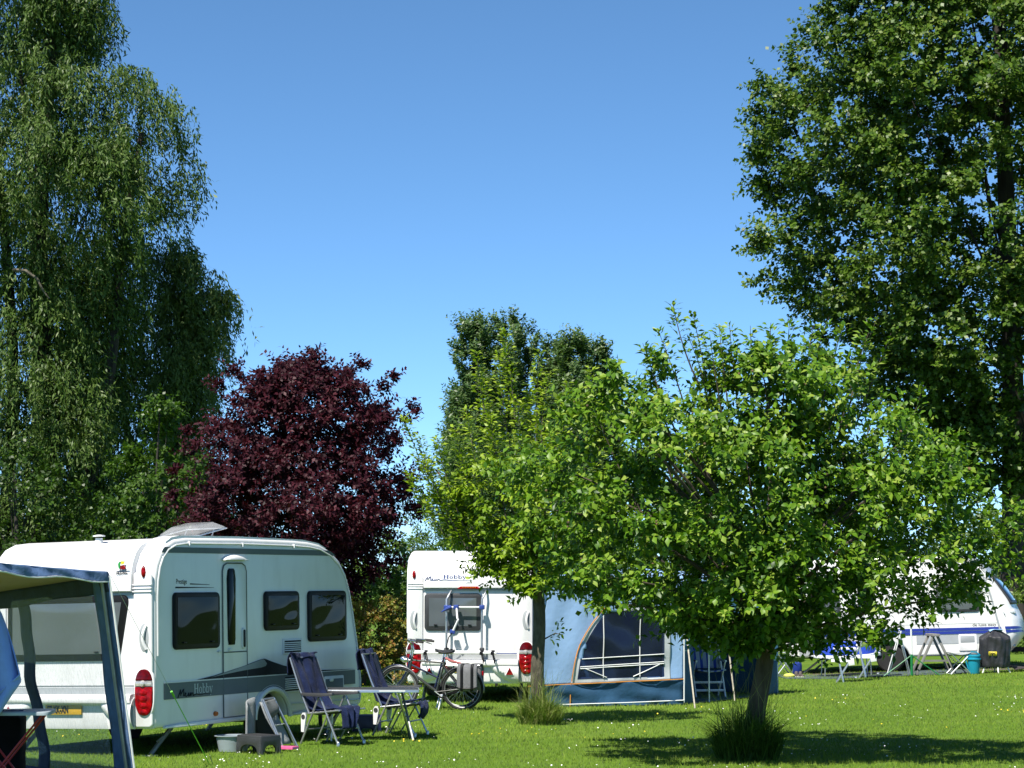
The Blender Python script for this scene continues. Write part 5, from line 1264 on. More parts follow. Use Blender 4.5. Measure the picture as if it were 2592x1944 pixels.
def leaves_object(name, parent, pos, d, nrm, ln, wd, shade, kind, mat, stuff=True):
    V, loops, tot, k = leaf_arrays(pos, d, nrm, ln, wd, kind)
    me = mesh_from(name, V, loops, tot, mat, np.repeat(np.clip(shade, 0, 1), k), smooth=(kind == 1))
    o = bpy.data.objects.new(name, me); COL.objects.link(o); o.parent = parent
    if stuff: o['kind'] = 'stuff'
    return o

def rand_dir(r, n):
    v = r.normal(size=(n, 3)); return unit(v)

def smooth_noise(r, n=6):
    """a few random plane waves: cheap 3-D noise in about -1..1"""
    k = r.normal(size=(n, 3)); ph = r.uniform(0, 6.28, n)
    return lambda p, s=1.0: np.sin(p @ (k.T * s) + ph).mean(1) * 1.8

def envelope(prof):
    zs = np.array([p[0] for p in prof]); wl = np.array([p[1] for p in prof]); wr = np.array([p[2] for p in prof])
    i = np.argsort(zs); zs, wl, wr = zs[i], wl[i], wr[i]
    return zs, wl, wr

def boughs(r, axis, prof, n, dk, rho=(.35, 1.0), lump=.16, size=(.5, 1.0), power=.6):
    zs, wl, wr = envelope(prof); zz = np.linspace(zs[0], zs[-1], 400); ww = np.interp(zz, zs, wl) + np.interp(zz, zs, wr)
    cdf = np.cumsum(ww ** 1.1 + .02); cdf /= cdf[-1]
    z = np.interp(r.uniform(size=n), cdf, zz); phi = r.uniform(0, 2 * PI, n); c = np.cos(phi)
    Rr = np.interp(z, zs, wr) * (1 + c) / 2 + np.interp(z, zs, wl) * (1 - c) / 2
    nf = smooth_noise(r); Rr = Rr * (1 + lump * nf(np.stack([c, np.sin(phi), z * .5], 1), 2.2))
    sz = r.uniform(size[0], size[1], n)
    q = rho[0] + (rho[1] - rho[0]) * r.uniform(size=n) ** power
    rad = np.maximum(.05, Rr * q - sz * .55)
    P = np.stack([axis[0] + rad * c, axis[1] + rad * np.sin(phi) * dk, z - sz * .3 * (z > zs[-1] - sz)], 1)
    return P, sz, np.stack([c, np.sin(phi), np.zeros(n)], 1), q

def tube_part(name, paths, parent, mat, n=7):
    b = MB()
    for P, rr in paths: b.tube(P, rr, n)
    return b.build(name, mat, parent, recalc=False)

def trunk_path(r, p0, p1, r0, r1, m=9, wob=.06):
    p0 = Vector(p0); p1 = Vector(p1); P = []; RR = []
    ph = r.uniform(0, 6, 4)
    for i in range(m):
        t = i / (m - 1); p = p0.lerp(p1, t)
        p += Vector((math.sin(5 * t + ph[0]), math.sin(4 * t + ph[1]), 0)) * wob * math.sin(PI * t) * (1 + 0 * t)
        P.append(tuple(p)); RR.append((r0 * (1 + .35 * max(0, 1 - t * 8))) * (1 - t) + r1 * t)
    return P, RR

def limb_paths(r, axis, z0, targets, r0, lean=(0, 0), droop=False, zfrac=.62, maxn=60):
    out = []
    for k in range(min(maxn, len(targets))):
        T = Vector(targets[k]); zb = z0 + (T.z - z0) * zfrac * r.uniform(.7, 1.0) - .2
        zb = max(z0 * .9, min(zb, T.z - .15)); B = Vector((axis[0], axis[1], zb))
        M = B.lerp(T, .5) + Vector((0, 0, (.12 if not droop else .35) * (T - B).length)); M += Vector(r.normal(size=3) * .05 * (T - B).length)
        P = []
        for i in range(7):
            t = i / 6; P.append(tuple(B * (1 - t) ** 2 + M * 2 * t * (1 - t) + T * t * t))
        a = r0 * r.uniform(.6, 1.1) * (0.5 + .06 * (T - B).length)
        out.append((P, [a * (1 - .82 * i / 6) for i in range(7)]))
    return out

SUNV = np.array(to_sun)
def twig_leaves(r, P, sz, out, per, twl, ll, lw, up=.35, outw=.7, spread=.9, flat=.75, start=.15, hang=0.0, bias=None):
    """twigs radiate from each bough centre; leaves sit along them"""
    nb = len(P); nt = per[0]; nl = per[1]
    base = np.repeat(P, nt, 0); S_ = np.repeat(sz, nt)[:, None]; O = np.repeat(out, nt, 0)
    d = unit(rand_dir(r, nb * nt) * spread + O * outw + np.array([0, 0, up])); 
    if bias is not None: d = unit(d + np.array(bias))
    d2 = d * np.array([1, 1, flat])
    L = S_ * r.uniform(twl[0], twl[1], (nb * nt, 1))
    off = rand_dir(r, nb * nt) * S_ * .22
    t = start + (1 - start) * (np.arange(nl)[None, :, None] + r.uniform(0, 1, (nb * nt, nl, 1))) / nl
    q = (base + off)[:, None] + d2[:, None] * L[:, None] * t
    q[:, :, 2] -= (hang * (t[:, :, 0] ** 2) * L * 1.0)
    a = np.arange(nl) * 2.4; perp = rand_dir(r, nb * nt)[:, None] + 0 * t
    u = unit(np.cross(d, rand_dir(r, nb * nt))); w = np.cross(d, u)
    rd = u[:, None] * np.cos(a)[None, :, None] + w[:, None] * np.sin(a)[None, :, None]
    ld = unit(d[:, None] * .55 + rd * .9 + r.normal(size=q.shape) * .25 + np.array([0, 0, -.12 - hang]))
    nrm = unit(np.array([0, 0, .45]) + O[:, None] * .45 + SUNV * .55 + r.normal(size=q.shape) * .42)
    M = q.shape[0] * nl
    return q.reshape(M, 3), ld.reshape(M, 3), nrm.reshape(M, 3), r.uniform(ll[0], ll[1], M), r.uniform(lw[0], lw[1], M), np.repeat(np.arange(nb), nt * nl)

def big_leaf_parts(parent, pos, d, nrm, ln, wd, shade, mat, count=300):
    """the nearest, largest showing leaves as leaves of their own; returns the mask of the rest"""
    cam_p = np.array([0, 0, 2.1]); v = unit(cam_p - pos); face = np.abs((unit(nrm) * v).sum(1))
    score = -np.linalg.norm(pos - cam_p, axis=1) + 1.2 * face + 6 * (ln - ln.mean())
    idx = np.argsort(-score)[:count]
    variants = []
    for k in range(8):
        V, loops, tot, m = leaf_arrays(np.zeros((1, 3)), np.array([[1., 0, 0]]), np.array([[0, 0, 1.]]), np.array([1.0]), np.array([.5]), 1)
        variants.append(mesh_from('leaf', V, loops, tot, mat, np.full(m, (k + .5) / 8), True))
    for i in idx:
        x = Vector(unit(d[i])); y = Vector(np.cross(nrm[i], d[i])).normalized(); z = x.cross(y)
        me = variants[min(7, int(np.clip(shade[i], 0, .999) * 8))]
        o = bpy.data.objects.new('leaf', me); COL.objects.link(o); o.parent = parent
        M = Matrix((x * ln[i], y * wd[i] * 2, z * ln[i])).transposed().to_4x4(); M.translation = Vector(pos[i]) - parent.location
        o.matrix_local = M
    keep = np.ones(len(pos), bool); keep[idx] = False
    return keep

def shades(r, bough_id, pos, lo=.0, hi=1.0):
    nb = bough_id.max() + 1; b = r.uniform(-.16, .16, nb)
    return np.clip(r.beta(2.2, 2.2, len(pos)) * (hi - lo) + lo + b[bough_id], 0, 1)

# ---- the apple tree in front
def apple_tree():
    r = np.random.default_rng(11); ax = (2.98, 26.3)
    root = thing('apple_tree', 'broad apple tree with dark leaning trunk and small green apples, nearest tree', 'tree', (2.80, 26.3, 0), group='apple trees on the lawn')
    prof = [(1.25, .5, 1.0), (1.4, .7, 1.65), (1.6, 1.3, 1.75), (1.85, 1.95, 1.85), (2.15, 2.3, 1.95), (2.8, 2.4, 2.2), (3.4, 2.35, 2.25), (3.9, 2.15, 2.1), (4.3, 1.85, 1.85), (4.65, 1.35, 1.5), (4.9, .6, 1.1), (5.0, .3, .6)]
    P, sz, out, q = boughs(r, ax, [(z, a * 1.1, b * 1.08) for z, a, b in prof], 600, .95, (.05, 1.02), .40, (.26, .55), .5)
    # open gaps
    nf = smooth_noise(r); keep = ((nf(P, 1.6) > -.8) | (P[:, 2] < 2.3)) & (r.uniform(size=len(P)) > .62 * (P[:, 2] - 3.55)); P, sz, out = P[keep], sz[keep], out[keep]; sz = np.where(P[:, 2] > 4.2, sz * .75, sz)
    a1 = twig_leaves(r, P, sz, out, (10, 10), (.6, 1.2), (.064, .122), (.040, .066), up=.5, outw=.6)
    # upright shoots over the crown, each given by where its tip stands
    tips = [(1.90, 26.0, 5.38), (2.16, 26.2, 5.25), (2.08, 26.1, 5.0), (2.62, 26.5, 5.2), (2.84, 26.2, 5.12), (3.05, 25.9, 5.12), (3.1, 26.3, 5.0), (3.62, 26.4, 5.15), (3.75, 26.0, 5.2), (3.95, 26.2, 5.15), (3.4, 26.6, 4.9), (4.1, 26.4, 4.85), (1.62, 26.3, 4.8), (1.3, 26.4, 4.6), (4.4, 26.1, 4.35), (4.75, 26.3, 3.95), (5.25, 26.4, 3.5), (5.1, 26.0, 3.6), (2.3, 25.6, 4.95), (1.45, 25.8, 4.45), (4.35, 26.2, 5.2), (4.55, 26.4, 5.05), (4.2, 25.9, 5.0), (2.45, 26.0, 5.1), (3.3, 26.1, 5.2), (1.75, 26.4, 5.1), (1.55, 26.1, 4.9), (4.9, 26.2, 4.45), (0.95, 26.1, 4.2)]
    sp = []; nn = []; dd = []; paths = []
    for tp in tips:
        T = np.array(tp); B = np.array([ax[0] + (T[0] - ax[0]) * .72, ax[1] + (T[1] - ax[1]) * .7, T[2] - r.uniform(.95, 1.35)])
        M = (B + T) / 2 + r.normal(size=3) * .06
        paths.append(([tuple(B * (1 - t) ** 2 + 2 * M * t * (1 - t) + T * t * t) for t in np.linspace(0, 1, 6)], [.012 - .0018 * i for i in range(6)]))
        n = 64; t = r.uniform(.12, 1, n); t = np.where(r.uniform(size=n) < .35, 1 - t * .35, t); tt = t[:, None]; c = B * (1 - tt) ** 2 + 2 * M * tt * (1 - tt) + T * tt * tt
        rd = rand_dir(r, n) * np.array([1, 1, .4]); spur = r.uniform(0, .10, (n, 1)); sp.append(c + rd * spur); dd.append(unit(rd + np.array([0, 0, .45]))); nn.append(unit(np.array([0, 0, .6]) + SUNV * .6 - rd * .3 + r.normal(size=(n, 3)) * .4))
    sp = np.concatenate(sp); dd = np.concatenate(dd); nn = np.concatenate(nn); ns = len(sp)
    pos = np.concatenate([a1[0], sp]); d = np.concatenate([a1[1], dd]); nr = np.concatenate([a1[2], nn]); ln = np.concatenate([a1[3], r.uniform(.065, .115, ns)]); wd = np.concatenate([a1[4], r.uniform(.036, .060, ns)])
    sh = np.concatenate([shades(r, a1[5], a1[0]), r.uniform(.2, .95, ns)])
    keep = big_leaf_parts(root, pos, d, nr, ln, wd, sh, G1)
    leaves_object('crown', root, (pos - np.array(root.location))[keep], d[keep], nr[keep], ln[keep], wd[keep] * 1.12, sh[keep], 2, G1)
    o = lambda p: tuple(np.array(p) - np.array(root.location))
    loc_paths = lambda ps: [([o(p) for p in P_], rr) for P_, rr in ps]
    tr = tube_part('trunk', [trunk_path(r, (0, 0, -.05), (.22, 0, 1.45), .125, .095, 10, .02)], root, bark, 12)
    ln_ = limb_paths(r, (ax[0] + .02, ax[1]), 1.35, [tuple(p) for p in P[::4]], .055, zfrac=.35, maxn=46)
    tube_part('limbs', loc_paths(ln_ + paths), root, bark, 6)['kind'] = 'stuff'
    # small apples in clusters
    b = MB(); idx = r.choice(len(P), 70)
    for i in idx:
        for k in range(r.integers(1, 4)):
            c = P[i] + out[i] * sz[i] * .5 + r.normal(size=3) * .13; c = c - np.array(root.location); rr = r.uniform(.012, .018)
            b.lathe([(.001, -rr), (rr * .8, -rr * .6), (rr, 0), (rr * .75, rr * .7), (.001, rr * .85)], 6, c=tuple(c))
    ap = b.build('apples', pm('unripe_apple', (.16, .10, .05), .45, var=.5, scale=9), root, recalc=False); ap['kind'] = 'stuff'
apple_tree()

# ---- the young apple tree on the left of it, with long upright shoots
def young_apple():
    r = np.random.default_rng(23); Y = 32.7; ax = (.28, Y)
    root = thing('apple_tree', 'slimmer yellow green apple tree with long upright shoots before the blue awning', 'tree', (.41, Y, 0), group='apple trees on the lawn')
    prof = [(1.9, .35, .8), (2.1, .55, 1.2), (2.5, .85, 1.3), (3.0, 1.0, 1.45), (3.6, 1.2, 1.4), (4.0, 1.4, 1.3), (4.35, 1.5, 1.1), (4.6, .6, .5)]
    P, sz, out, q = boughs(r, ax, [(z, a * 1.1, b * 1.08) for z, a, b in prof], 250, .9, (.1, 1.0), .3, (.2, .42), .5)
    nf = smooth_noise(r); keep = (nf(P, 1.9) > -.55) & (r.uniform(size=len(P)) > .85 * (P[:, 2] - 2.8)); P, sz, out = P[keep], sz[keep], out[keep]
    a1 = twig_leaves(r, P, sz, out, (9, 10), (.6, 1.2), (.075, .12), (.040, .060), up=.6, outw=.5, hang=.08)
    tp = [(1278, 832, 0), (1262, 900, .3), (1207, 890, -.3), (1225, 960, .3), (1365, 885, .1), (1392, 940, -.3), (1340, 975, .4), (1498, 935, .2), (1440, 965, -.3), (1545, 990, .3), (1150, 1083, -.2), (1022, 1058, 0), (1060, 1105, .3), (1105, 1110, -.3), (1180, 1040, .2), (1420, 1010, .3), (1310, 1010, -.4), (1470, 1030, .1), (1075, 1170, -.3), (1035, 1200, .2), (1240, 1050, -.5), (1390, 1090, -.5)]
    sp = []; nn = []; dd = []; paths = []
    for u, v, dy in tp:
        T = np.array([(u - 1296) / 5600 * (Y + dy), Y + dy, 2.1 + (1468 - v) / 5600 * (Y + dy)])
        B = np.array([ax[0] + (T[0] - ax[0]) * .62, ax[1] + (T[1] - ax[1]) * .6, max(2.6, T[2] - r.uniform(1.3, 1.8))])
        M = (B + T) / 2 + r.normal(size=3) * .05 + np.array([(T[0] - B[0]) * .15, 0, 0])
        paths.append(([tuple(B * (1 - t) ** 2 + 2 * M * t * (1 - t) + T * t * t) for t in np.linspace(0, 1, 6)], [.012 - .0018 * i for i in range(6)]))
        n = 290; t = np.sort(r.uniform(.03, 1, n)); tt = t[:, None]; c = B * (1 - tt) ** 2 + 2 * M * tt * (1 - tt) + T * tt * tt
        a = np.arange(n) * 2.4; rd = np.stack([np.cos(a), np.sin(a), .35 * np.ones(n)], 1) + r.normal(size=(n, 3)) * .25
        sp.append(c + rd * r.uniform(0, .13, (n, 1)) * (1.15 - tt * .8)); dd.append(unit(rd)); nn.append(unit(np.array([0, 0, .6]) + SUNV * .6 - rd * .2 + r.normal(size=(n, 3)) * .35))
    sp = np.concatenate(sp); dd = np.concatenate(dd); nn = np.concatenate(nn); ns = len(sp)
    pos = np.concatenate([a1[0], sp]); d = np.concatenate([a1[1], dd]); nr = np.concatenate([a1[2], nn]); ln = np.concatenate([a1[3], r.uniform(.07, .115, ns)]); wd = np.concatenate([a1[4], r.uniform(.032, .048, ns)])
    sh = np.concatenate([shades(r, a1[5], a1[0], 0, .85), r.uniform(.35, 1, ns)])
    keep = big_leaf_parts(root, pos, d, nr, ln, wd, sh, G2)
    L0 = np.array(root.location)
    leaves_object('crown', root, (pos - L0)[keep], d[keep], nr[keep], ln[keep], wd[keep] * 1.12, sh[keep], 2, G2)
    lp = lambda ps: [([tuple(np.array(p) - L0) for p in P_], rr) for P_, rr in ps]
    tube_part('trunk', [trunk_path(r, (0, 0, -.05), (-.03, 0, 2.0), .105, .085, 12, .035), ([(0, 0, 1.2), (.22, -.05, 1.32), (.34, -.1, 1.3)], [.012, .008, .005])], root, barkgrey, 12)
    tube_part('limbs', lp(limb_paths(r, (.38, Y), 1.9, [tuple(p) for p in P[::3]], .045, zfrac=.35, maxn=34) + paths), root, barkgrey, 6)['kind'] = 'stuff'
    # a few leaves low on the trunk
    n = 26; c = np.array([.26, -.1, 1.32]) + r.normal(size=(n, 3)) * np.array([.09, .08, .1]); leaves_object('trunk_sprig', root, c, rand_dir(r, n), unit(np.array([0, 0, 1]) + r.normal(size=(n, 3)) * .5), r.uniform(.06, .1, n), r.uniform(.035, .05, n), r.uniform(0, .6, n), 1, G2)
young_apple()

def generic_tree(name, label, cat, ax, prof, nb, dk, size, per, twl, ll, lw, mat, trunk, limbs, seed, kind=0, rho=(.3, 1.0), lump=.16, power=.55, up=.4, outw=.7, spread=.9, flat=.75, gap=-.8, gapk=.8, extra=(), group=None, barkm=None, hang=0.0, bias=None, zf=.5, shade=(0, 1)):
    r = np.random.default_rng(seed)
    root = thing(name, label, cat, (ax[0], ax[1], 0), group=group); L0 = np.array([ax[0], ax[1], 0])
    P, sz, out, q = boughs(r, ax, prof, nb, dk, rho, lump, size, power)
    nf = smooth_noise(r); keep = nf(P, gapk) > gap; P, sz, out = P[keep], sz[keep], out[keep]
    if len(extra):
        E_ = np.array([(x, ax[1] + dy, z) for x, z, sx, dy in extra]); P = np.concatenate([P, E_]); sz = np.concatenate([sz, np.array([e[2] for e in extra])])
        v_ = E_ - np.array([ax[0], ax[1], prof[len(prof) // 2][0]]); out = np.concatenate([out, unit(v_)])
    a = twig_leaves(r, P, sz, out, per, twl, ll, lw, up=up, outw=outw, spread=spread, flat=flat, hang=hang, bias=bias)
    leaves_object('crown', root, a[0] - L0, a[1], a[2], a[3], a[4], shades(r, a[5], a[0], *shade), kind, mat)
    if trunk:
        tube_part('trunk', [trunk_path(r, (0, 0, -.1), (trunk[2] if len(trunk) > 2 else 0, 0, trunk[1]), trunk[0], trunk[0] * .25, 14, .10)], root, barkm or barkdark, 12)
    if limbs:
        lp = limb_paths(r, ax, limbs[1], [tuple(p) for p in P[:limbs[0]]], limbs[2], zfrac=zf, maxn=limbs[0])
        tube_part('limbs', [([tuple(np.array(p) - L0) for p in P_], rr) for P_, rr in lp], root, barkm or barkdark, 5)['kind'] = 'stuff'
    return root, P, sz, out, r

# ---- willows on the left
def willow(label, ax, prof, seed, nb, mat, trunk, strands, ll=(.12, .20), lw=(.034, .052), group='willows on the left', extra=()):
    r = np.random.default_rng(seed)
    root = thing('willow_tree', label, 'tree', (ax[0], ax[1], 0), group=group); L0 = np.array([ax[0], ax[1], 0])
    P, sz, out, q = boughs(r, ax, prof, nb, .8, (.1, 1.0), .20, (.5, 1.0), .5)
    nf = smooth_noise(r); keep = nf(P, .55) > -.85; P, sz, out = P[keep], sz[keep], out[keep]
    if len(extra):
        E_ = np.array([(x, ax[1] + dy, z) for x, z, sx, dy in extra]); P = np.concatenate([P, E_]); sz = np.concatenate([sz, np.array([e[2] for e in extra])]); out = np.concatenate([out, np.tile(np.array([[.8, -.5, 0.]]), (len(E_), 1))])
    n = len(P)
    ns, nl = strands
    B = np.repeat(P, ns, 0) + rand_dir(r, n * ns) * np.repeat(sz, ns)[:, None] * np.array([.8, .8, .35]) + np.array([0, 0, .35]) * np.repeat(sz, ns)[:, None]
    O = unit(np.repeat(out, ns, 0) + r.normal(size=(n * ns, 3)) * .7); L = np.repeat(sz, ns)[:, None] * r.uniform(.45, 1.3, (n * ns, 1))
    t = (np.arange(nl)[None, :, None] + r.uniform(0, 1, (n * ns, nl, 1))) / nl
    q_ = B[:, None] + O[:, None] * np.array([1, 1, .3]) * (L[:, None] * .55 * np.minimum(1, t * 1.5)) + np.array([0, 0, 1.]) * (L[:, None] * (.28 * np.sin(PI * np.minimum(1, t * 1.6)) - 1.0 * t ** 1.5)) + r.normal(size=(n * ns, nl, 3)) * .05
    ld = unit(O[:, None] * .35 + r.normal(size=q_.shape) * .55 + np.array([0, 0, -.85])); nr = unit(O[:, None] * .5 + SUNV * .55 + r.normal(size=q_.shape) * .6 + np.array([0, 0, .3]))
    M = n * ns * nl; bid = np.repeat(np.arange(n), ns * nl)
    pos = q_.reshape(M, 3); ok = pos[:, 2] > .6
    ln = r.uniform(*ll, M); wd = r.uniform(*lw, M)
    leaves_object('crown', root, pos[ok] - L0, ld.reshape(M, 3)[ok], nr.reshape(M, 3)[ok], ln[ok], wd[ok], shades(r, bid, pos)[ok], 0, mat)
    paths = []
    for tr in trunk: paths.append(trunk_path(r, (tr[0], tr[1], -.1), (tr[2], tr[3], tr[4]), tr[5], tr[5] * .3, 14, .25))
    tube_part('trunk', paths[:1], root, barkdark, 12)
    lp = limb_paths(r, ax, 3.5, [tuple(p) for p in P[:18]], .06, droop=True, zfrac=.6, maxn=18)
    tube_part('limbs', paths[1:] + [([tuple(np.array(p) - L0) for p in P_], rr) for P_, rr in lp], root, barkdark, 5)['kind'] = 'stuff'
    return root

wa = [(1.5, 3.4, 2.2), (4, 3.8, 2.4), (7, 4, 2.4), (9, 4, 2.5), (10.6, 4, 3.2), (11.4, 4, 4.0), (12.3, 4, 4.15), (13.9, 3.8, 3.8), (14.7, 3.6, 3.4), (15.3, 3.4, 2.8), (15.7, 3.2, 1.5), (17.3, 3, 1.75), (18.5, 2.6, 1.6), (20, 1.4, .8)]
willow('tallest willow with drooping branches rising out of the picture at left', (-12.5, 58), wa, 31, 690, G3, [(0, 0, .3, 0, 17, .42), (.6, -.2, 2.6, .3, 14, .25), (-.7, .2, -1.2, 0, 15, .25)], (11, 28), extra=[((u - 22 - 1296) / 96.6 * (1 + dy / 58), 2.1 + (1468 - v) / 96.6, z_, dy) for u, v, z_, dy in ((340, 200, .6, 0), (300, 215, .7, -.6), (380, 230, .7, .5), (430, 265, .6, 0), (455, 300, .6, -.5), (450, 360, .7, .4), (470, 440, .7, 0), (480, 480, .6, -.4), (440, 520, .7, .3), (225, 40, .6, 0), (230, 110, .6, .4))])
wb_ = [(1.2, 3.6, 1.6), (3, 3.8, 1.6), (5, 4, 1.35), (6.3, 4, 1.3), (7.2, 3.9, 1.25), (8.2, 3.8, 1.5), (9.0, 3.6, 1.7), (9.6, 3.4, 1.6), (10.3, 3.0, 1.0), (11.0, 2.2, .4), (11.5, 1.2, .15)]
willow('lower pale green willow right of the tallest one', (-9.55, 61.5), wb_, 37, 430, G3b, [(0, 0, .4, 0, 9.5, .3), (-.8, .1, -1.6, 0, 8.5, .22)], (11, 26), extra=[((u - 1296) / 91.0 * (1 + dy / 61), 2.1 + (1468 - v) / 91.0, z_, dy) for u, v, z_, dy in ((440, 670, .5, -.5), (480, 700, .6, 0), (540, 760, .5, -.4), (565, 765, .45, .2), (545, 830, .6, 0), (550, 900, .6, -.5), (520, 960, .6, .3), (400, 650, .6, -.8), (350, 690, .7, -1), (300, 720, .8, -1.2))])
# dead bare branch in the tall willow
b = MB(); b.tube([(-12.75, 56.1, 10.0), (-12.4, 55.9, 9.95), (-12.1, 55.9, 9.75), (-11.95, 55.9, 9.45), (-11.8, 55.95, 9.25)], [.05, .045, .035, .028, .015], 6)
o = b.build('dead_branch', barkgrey, bpy.data.objects['willow_tree']); o.matrix_parent_inverse = bpy.data.objects['willow_tree'].matrix_basis.inverted()

generic_tree('leafy_tree', 'small thin crowned tree with bright leaves behind the nearest caravan', 'tree', (-8.3, 52), [(1.0, 1.3, 1.4), (2.5, 1.5, 1.6), (4, 1.45, 1.4), (5.2, 1.0, 1.0), (6.0, .6, .6), (6.6, .15, .15)], 190, .9, (.3, .6), (9, 10), (.6, 1.2), (.08, .13), (.055, .085), G7, (.07, 6.0), (40, 1.5, .02), 41, up=.3, gap=-.45, gapk=1.4, zf=.6, shade=(-.35, .6))
generic_tree('leafy_tree', 'broad dark tree low behind the nearest caravan roof at far left', 'tree', (-12.0, 53.5), [(.8, 2.8, 2.6), (2.2, 2.9, 2.7), (3.6, 2.6, 2.3), (4.8, 1.6, 1.4), (5.4, .4, .4)], 110, .9, (.5, .8), (8, 12), (.6, 1.1), (.09, .14), (.06, .09), G4, (.12, 4.5), (30, 1.2, .05), 43, shade=(-.5, .45))

# ---- purple plum
pp = [(1.2, 1.3, 1.1), (1.7, 1.6, 1.4), (2.4, 2.2, 1.8), (3.0, 2.45, 2.3), (3.6, 2.55, 2.3), (4.25, 2.45, 2.0), (5.0, 2.1, 1.85), (5.4, 1.75, 1.9), (5.7, 1.6, 1.8), (6.0, 1.45, 1.5), (6.25, 1.0, 1.0), (6.5, .4, .6), (6.7, .1, .3)]
generic_tree('plum_tree', 'rounded purple leaved plum tree behind the two caravans', 'tree', (-4.3, 45.2), pp, 640, .9, (.32, .62), (10, 13), (.4, 1.5), (.078, .125), (.046, .07), G5, (.14, 5.0), (40, 1.2, .03), 51, kind=0, up=.45, outw=.7, gap=-.72, gapk=1.1, power=.5, lump=.30, rho=(.1, 1.0), extra=[((u - 1296) / 124.0 * (1 + dy / 45), 2.1 + (1468 - v) / 124.0, sz_, dy) for u, v, sz_, dy in ((789, 900, .26, 0), (780, 940, .34, .3), (800, 925, .3, -.4), (990, 955, .26, .2), (960, 985, .32, 0), (1040, 1040, .3, -.2), (1005, 1050, .34, .4), (915, 930, .28, 0), (880, 950, .3, .4), (735, 925, .3, .2), (590, 945, .28, 0), (615, 965, .32, .4), (560, 985, .3, -.3), (660, 945, .26, .5), (480, 1100, .3, 0), (500, 1130, .34, .4), (455, 1190, .3, .2), (450, 1260, .32, -.3), (1060, 1290, .34, 0), (1030, 1230, .3, .4), (980, 1420, .34, -.2), (940, 1450, .3, -.3))])

# ---- hedge and bushes between the first two caravans
generic_tree('copper_hedge', 'clipped hedge with green and copper leaves between the first two caravans', 'hedge', (-3.0, 44.6), [(.05, 2.2, 1.9), (.5, 2.3, 2.0), (1.2, 2.3, 2.0), (1.62, 2.2, 1.9), (1.75, 1.9, 1.7)], 230, .36, (.22, .34), (10, 10), (.5, 1.0), (.05, .08), (.034, .05), G6, (.05, 1.2), (20, .2, .02), 61, rho=(.05, 1.0), power=.45, gap=-2)
generic_tree('green_bush', 'bright green rounded bush left of the second caravan roof', 'bush', (-2.55, 49.0), [(.1, .9, 1.2), (1.2, 1.1, 1.4), (2.2, 1.0, 1.4), (2.9, .7, 1.2), (3.3, .3, .6)], 90, .9, (.3, .5), (8, 11), (.6, 1.0), (.07, .11), (.05, .075), G7, (.06, 2.0), (20, .4, .03), 67, gap=-2)
generic_tree('tall_shrub', 'tall narrow leaved shrub behind the second caravan', 'shrub', (-.9, 51.0), [(.2, 1.9, 2.6), (2, 2.1, 2.8), (3.2, 1.8, 2.7), (4.2, 1.5, 2.5), (5.0, .9, 2.0), (5.7, .3, 1.0)], 170, .8, (.4, .7), (9, 12), (.6, 1.2), (.10, .15), (.026, .04), G7, (.09, 4.0), (40, .6, .04), 71, up=.6, gap=-2, shade=(-.1, .7))
generic_tree('leafy_tree', 'dense green tree behind the blue awning and apple trees', 'tree', (4.3, 58), [(.2, 3.0, 3.0), (2, 3.2, 3.4), (4, 2.9, 3.0), (5.2, 2.0, 2.2), (6.0, .8, .8)], 150, .8, (.5, .9), (9, 12), (.6, 1.1), (.11, .17), (.07, .1), G4, (.16, 5.0), (30, 1.0, .06), 73, gap=-2)
generic_tree('leafy_tree', 'dense green tree behind third caravan rear end', 'tree', (9.6, 60), [(.2, 2.8, 3.0), (2, 3.0, 3.2), (4, 2.5, 2.6), (5.0, 1.4, 1.6), (5.6, .5, .5)], 130, .8, (.5, .9), (9, 12), (.6, 1.1), (.11, .17), (.07, .1), G7, (.16, 5.0), (30, 1.0, .06), 79, gap=-2, shade=(-.1, .6))
generic_tree('leafy_tree', 'pale distant tree left of the thick poplar trunk', 'tree', (18.6, 90), [(.2, 3.0, 2.6), (2, 3.2, 3.0), (3.6, 2.8, 2.4), (5.2, 1.6, 1.4), (5.9, .4, .4)], 80, .8, (.6, 1.0), (9, 10), (.6, 1.1), (.16, .24), (.1, .15), G8, (.16, 4.0), None, 83, gap=-2)
generic_tree('hedge', 'bright green clipped hedge right of third caravan front', 'hedge', (15.2, 56.5), [(.05, 3.0, 3.0), (.6, 3.1, 3.1), (1.7, 3.1, 3.1), (2.05, 3.0, 3.0), (2.15, 2.7, 2.7)], 260, .30, (.25, .4), (10, 10), (.5, 1.0), (.06, .10), (.045, .065), G7, (.05, 1.4), (16, .2, .02), 89, rho=(.05, 1.0), power=.45, gap=-2, shade=(.2, 1.1))

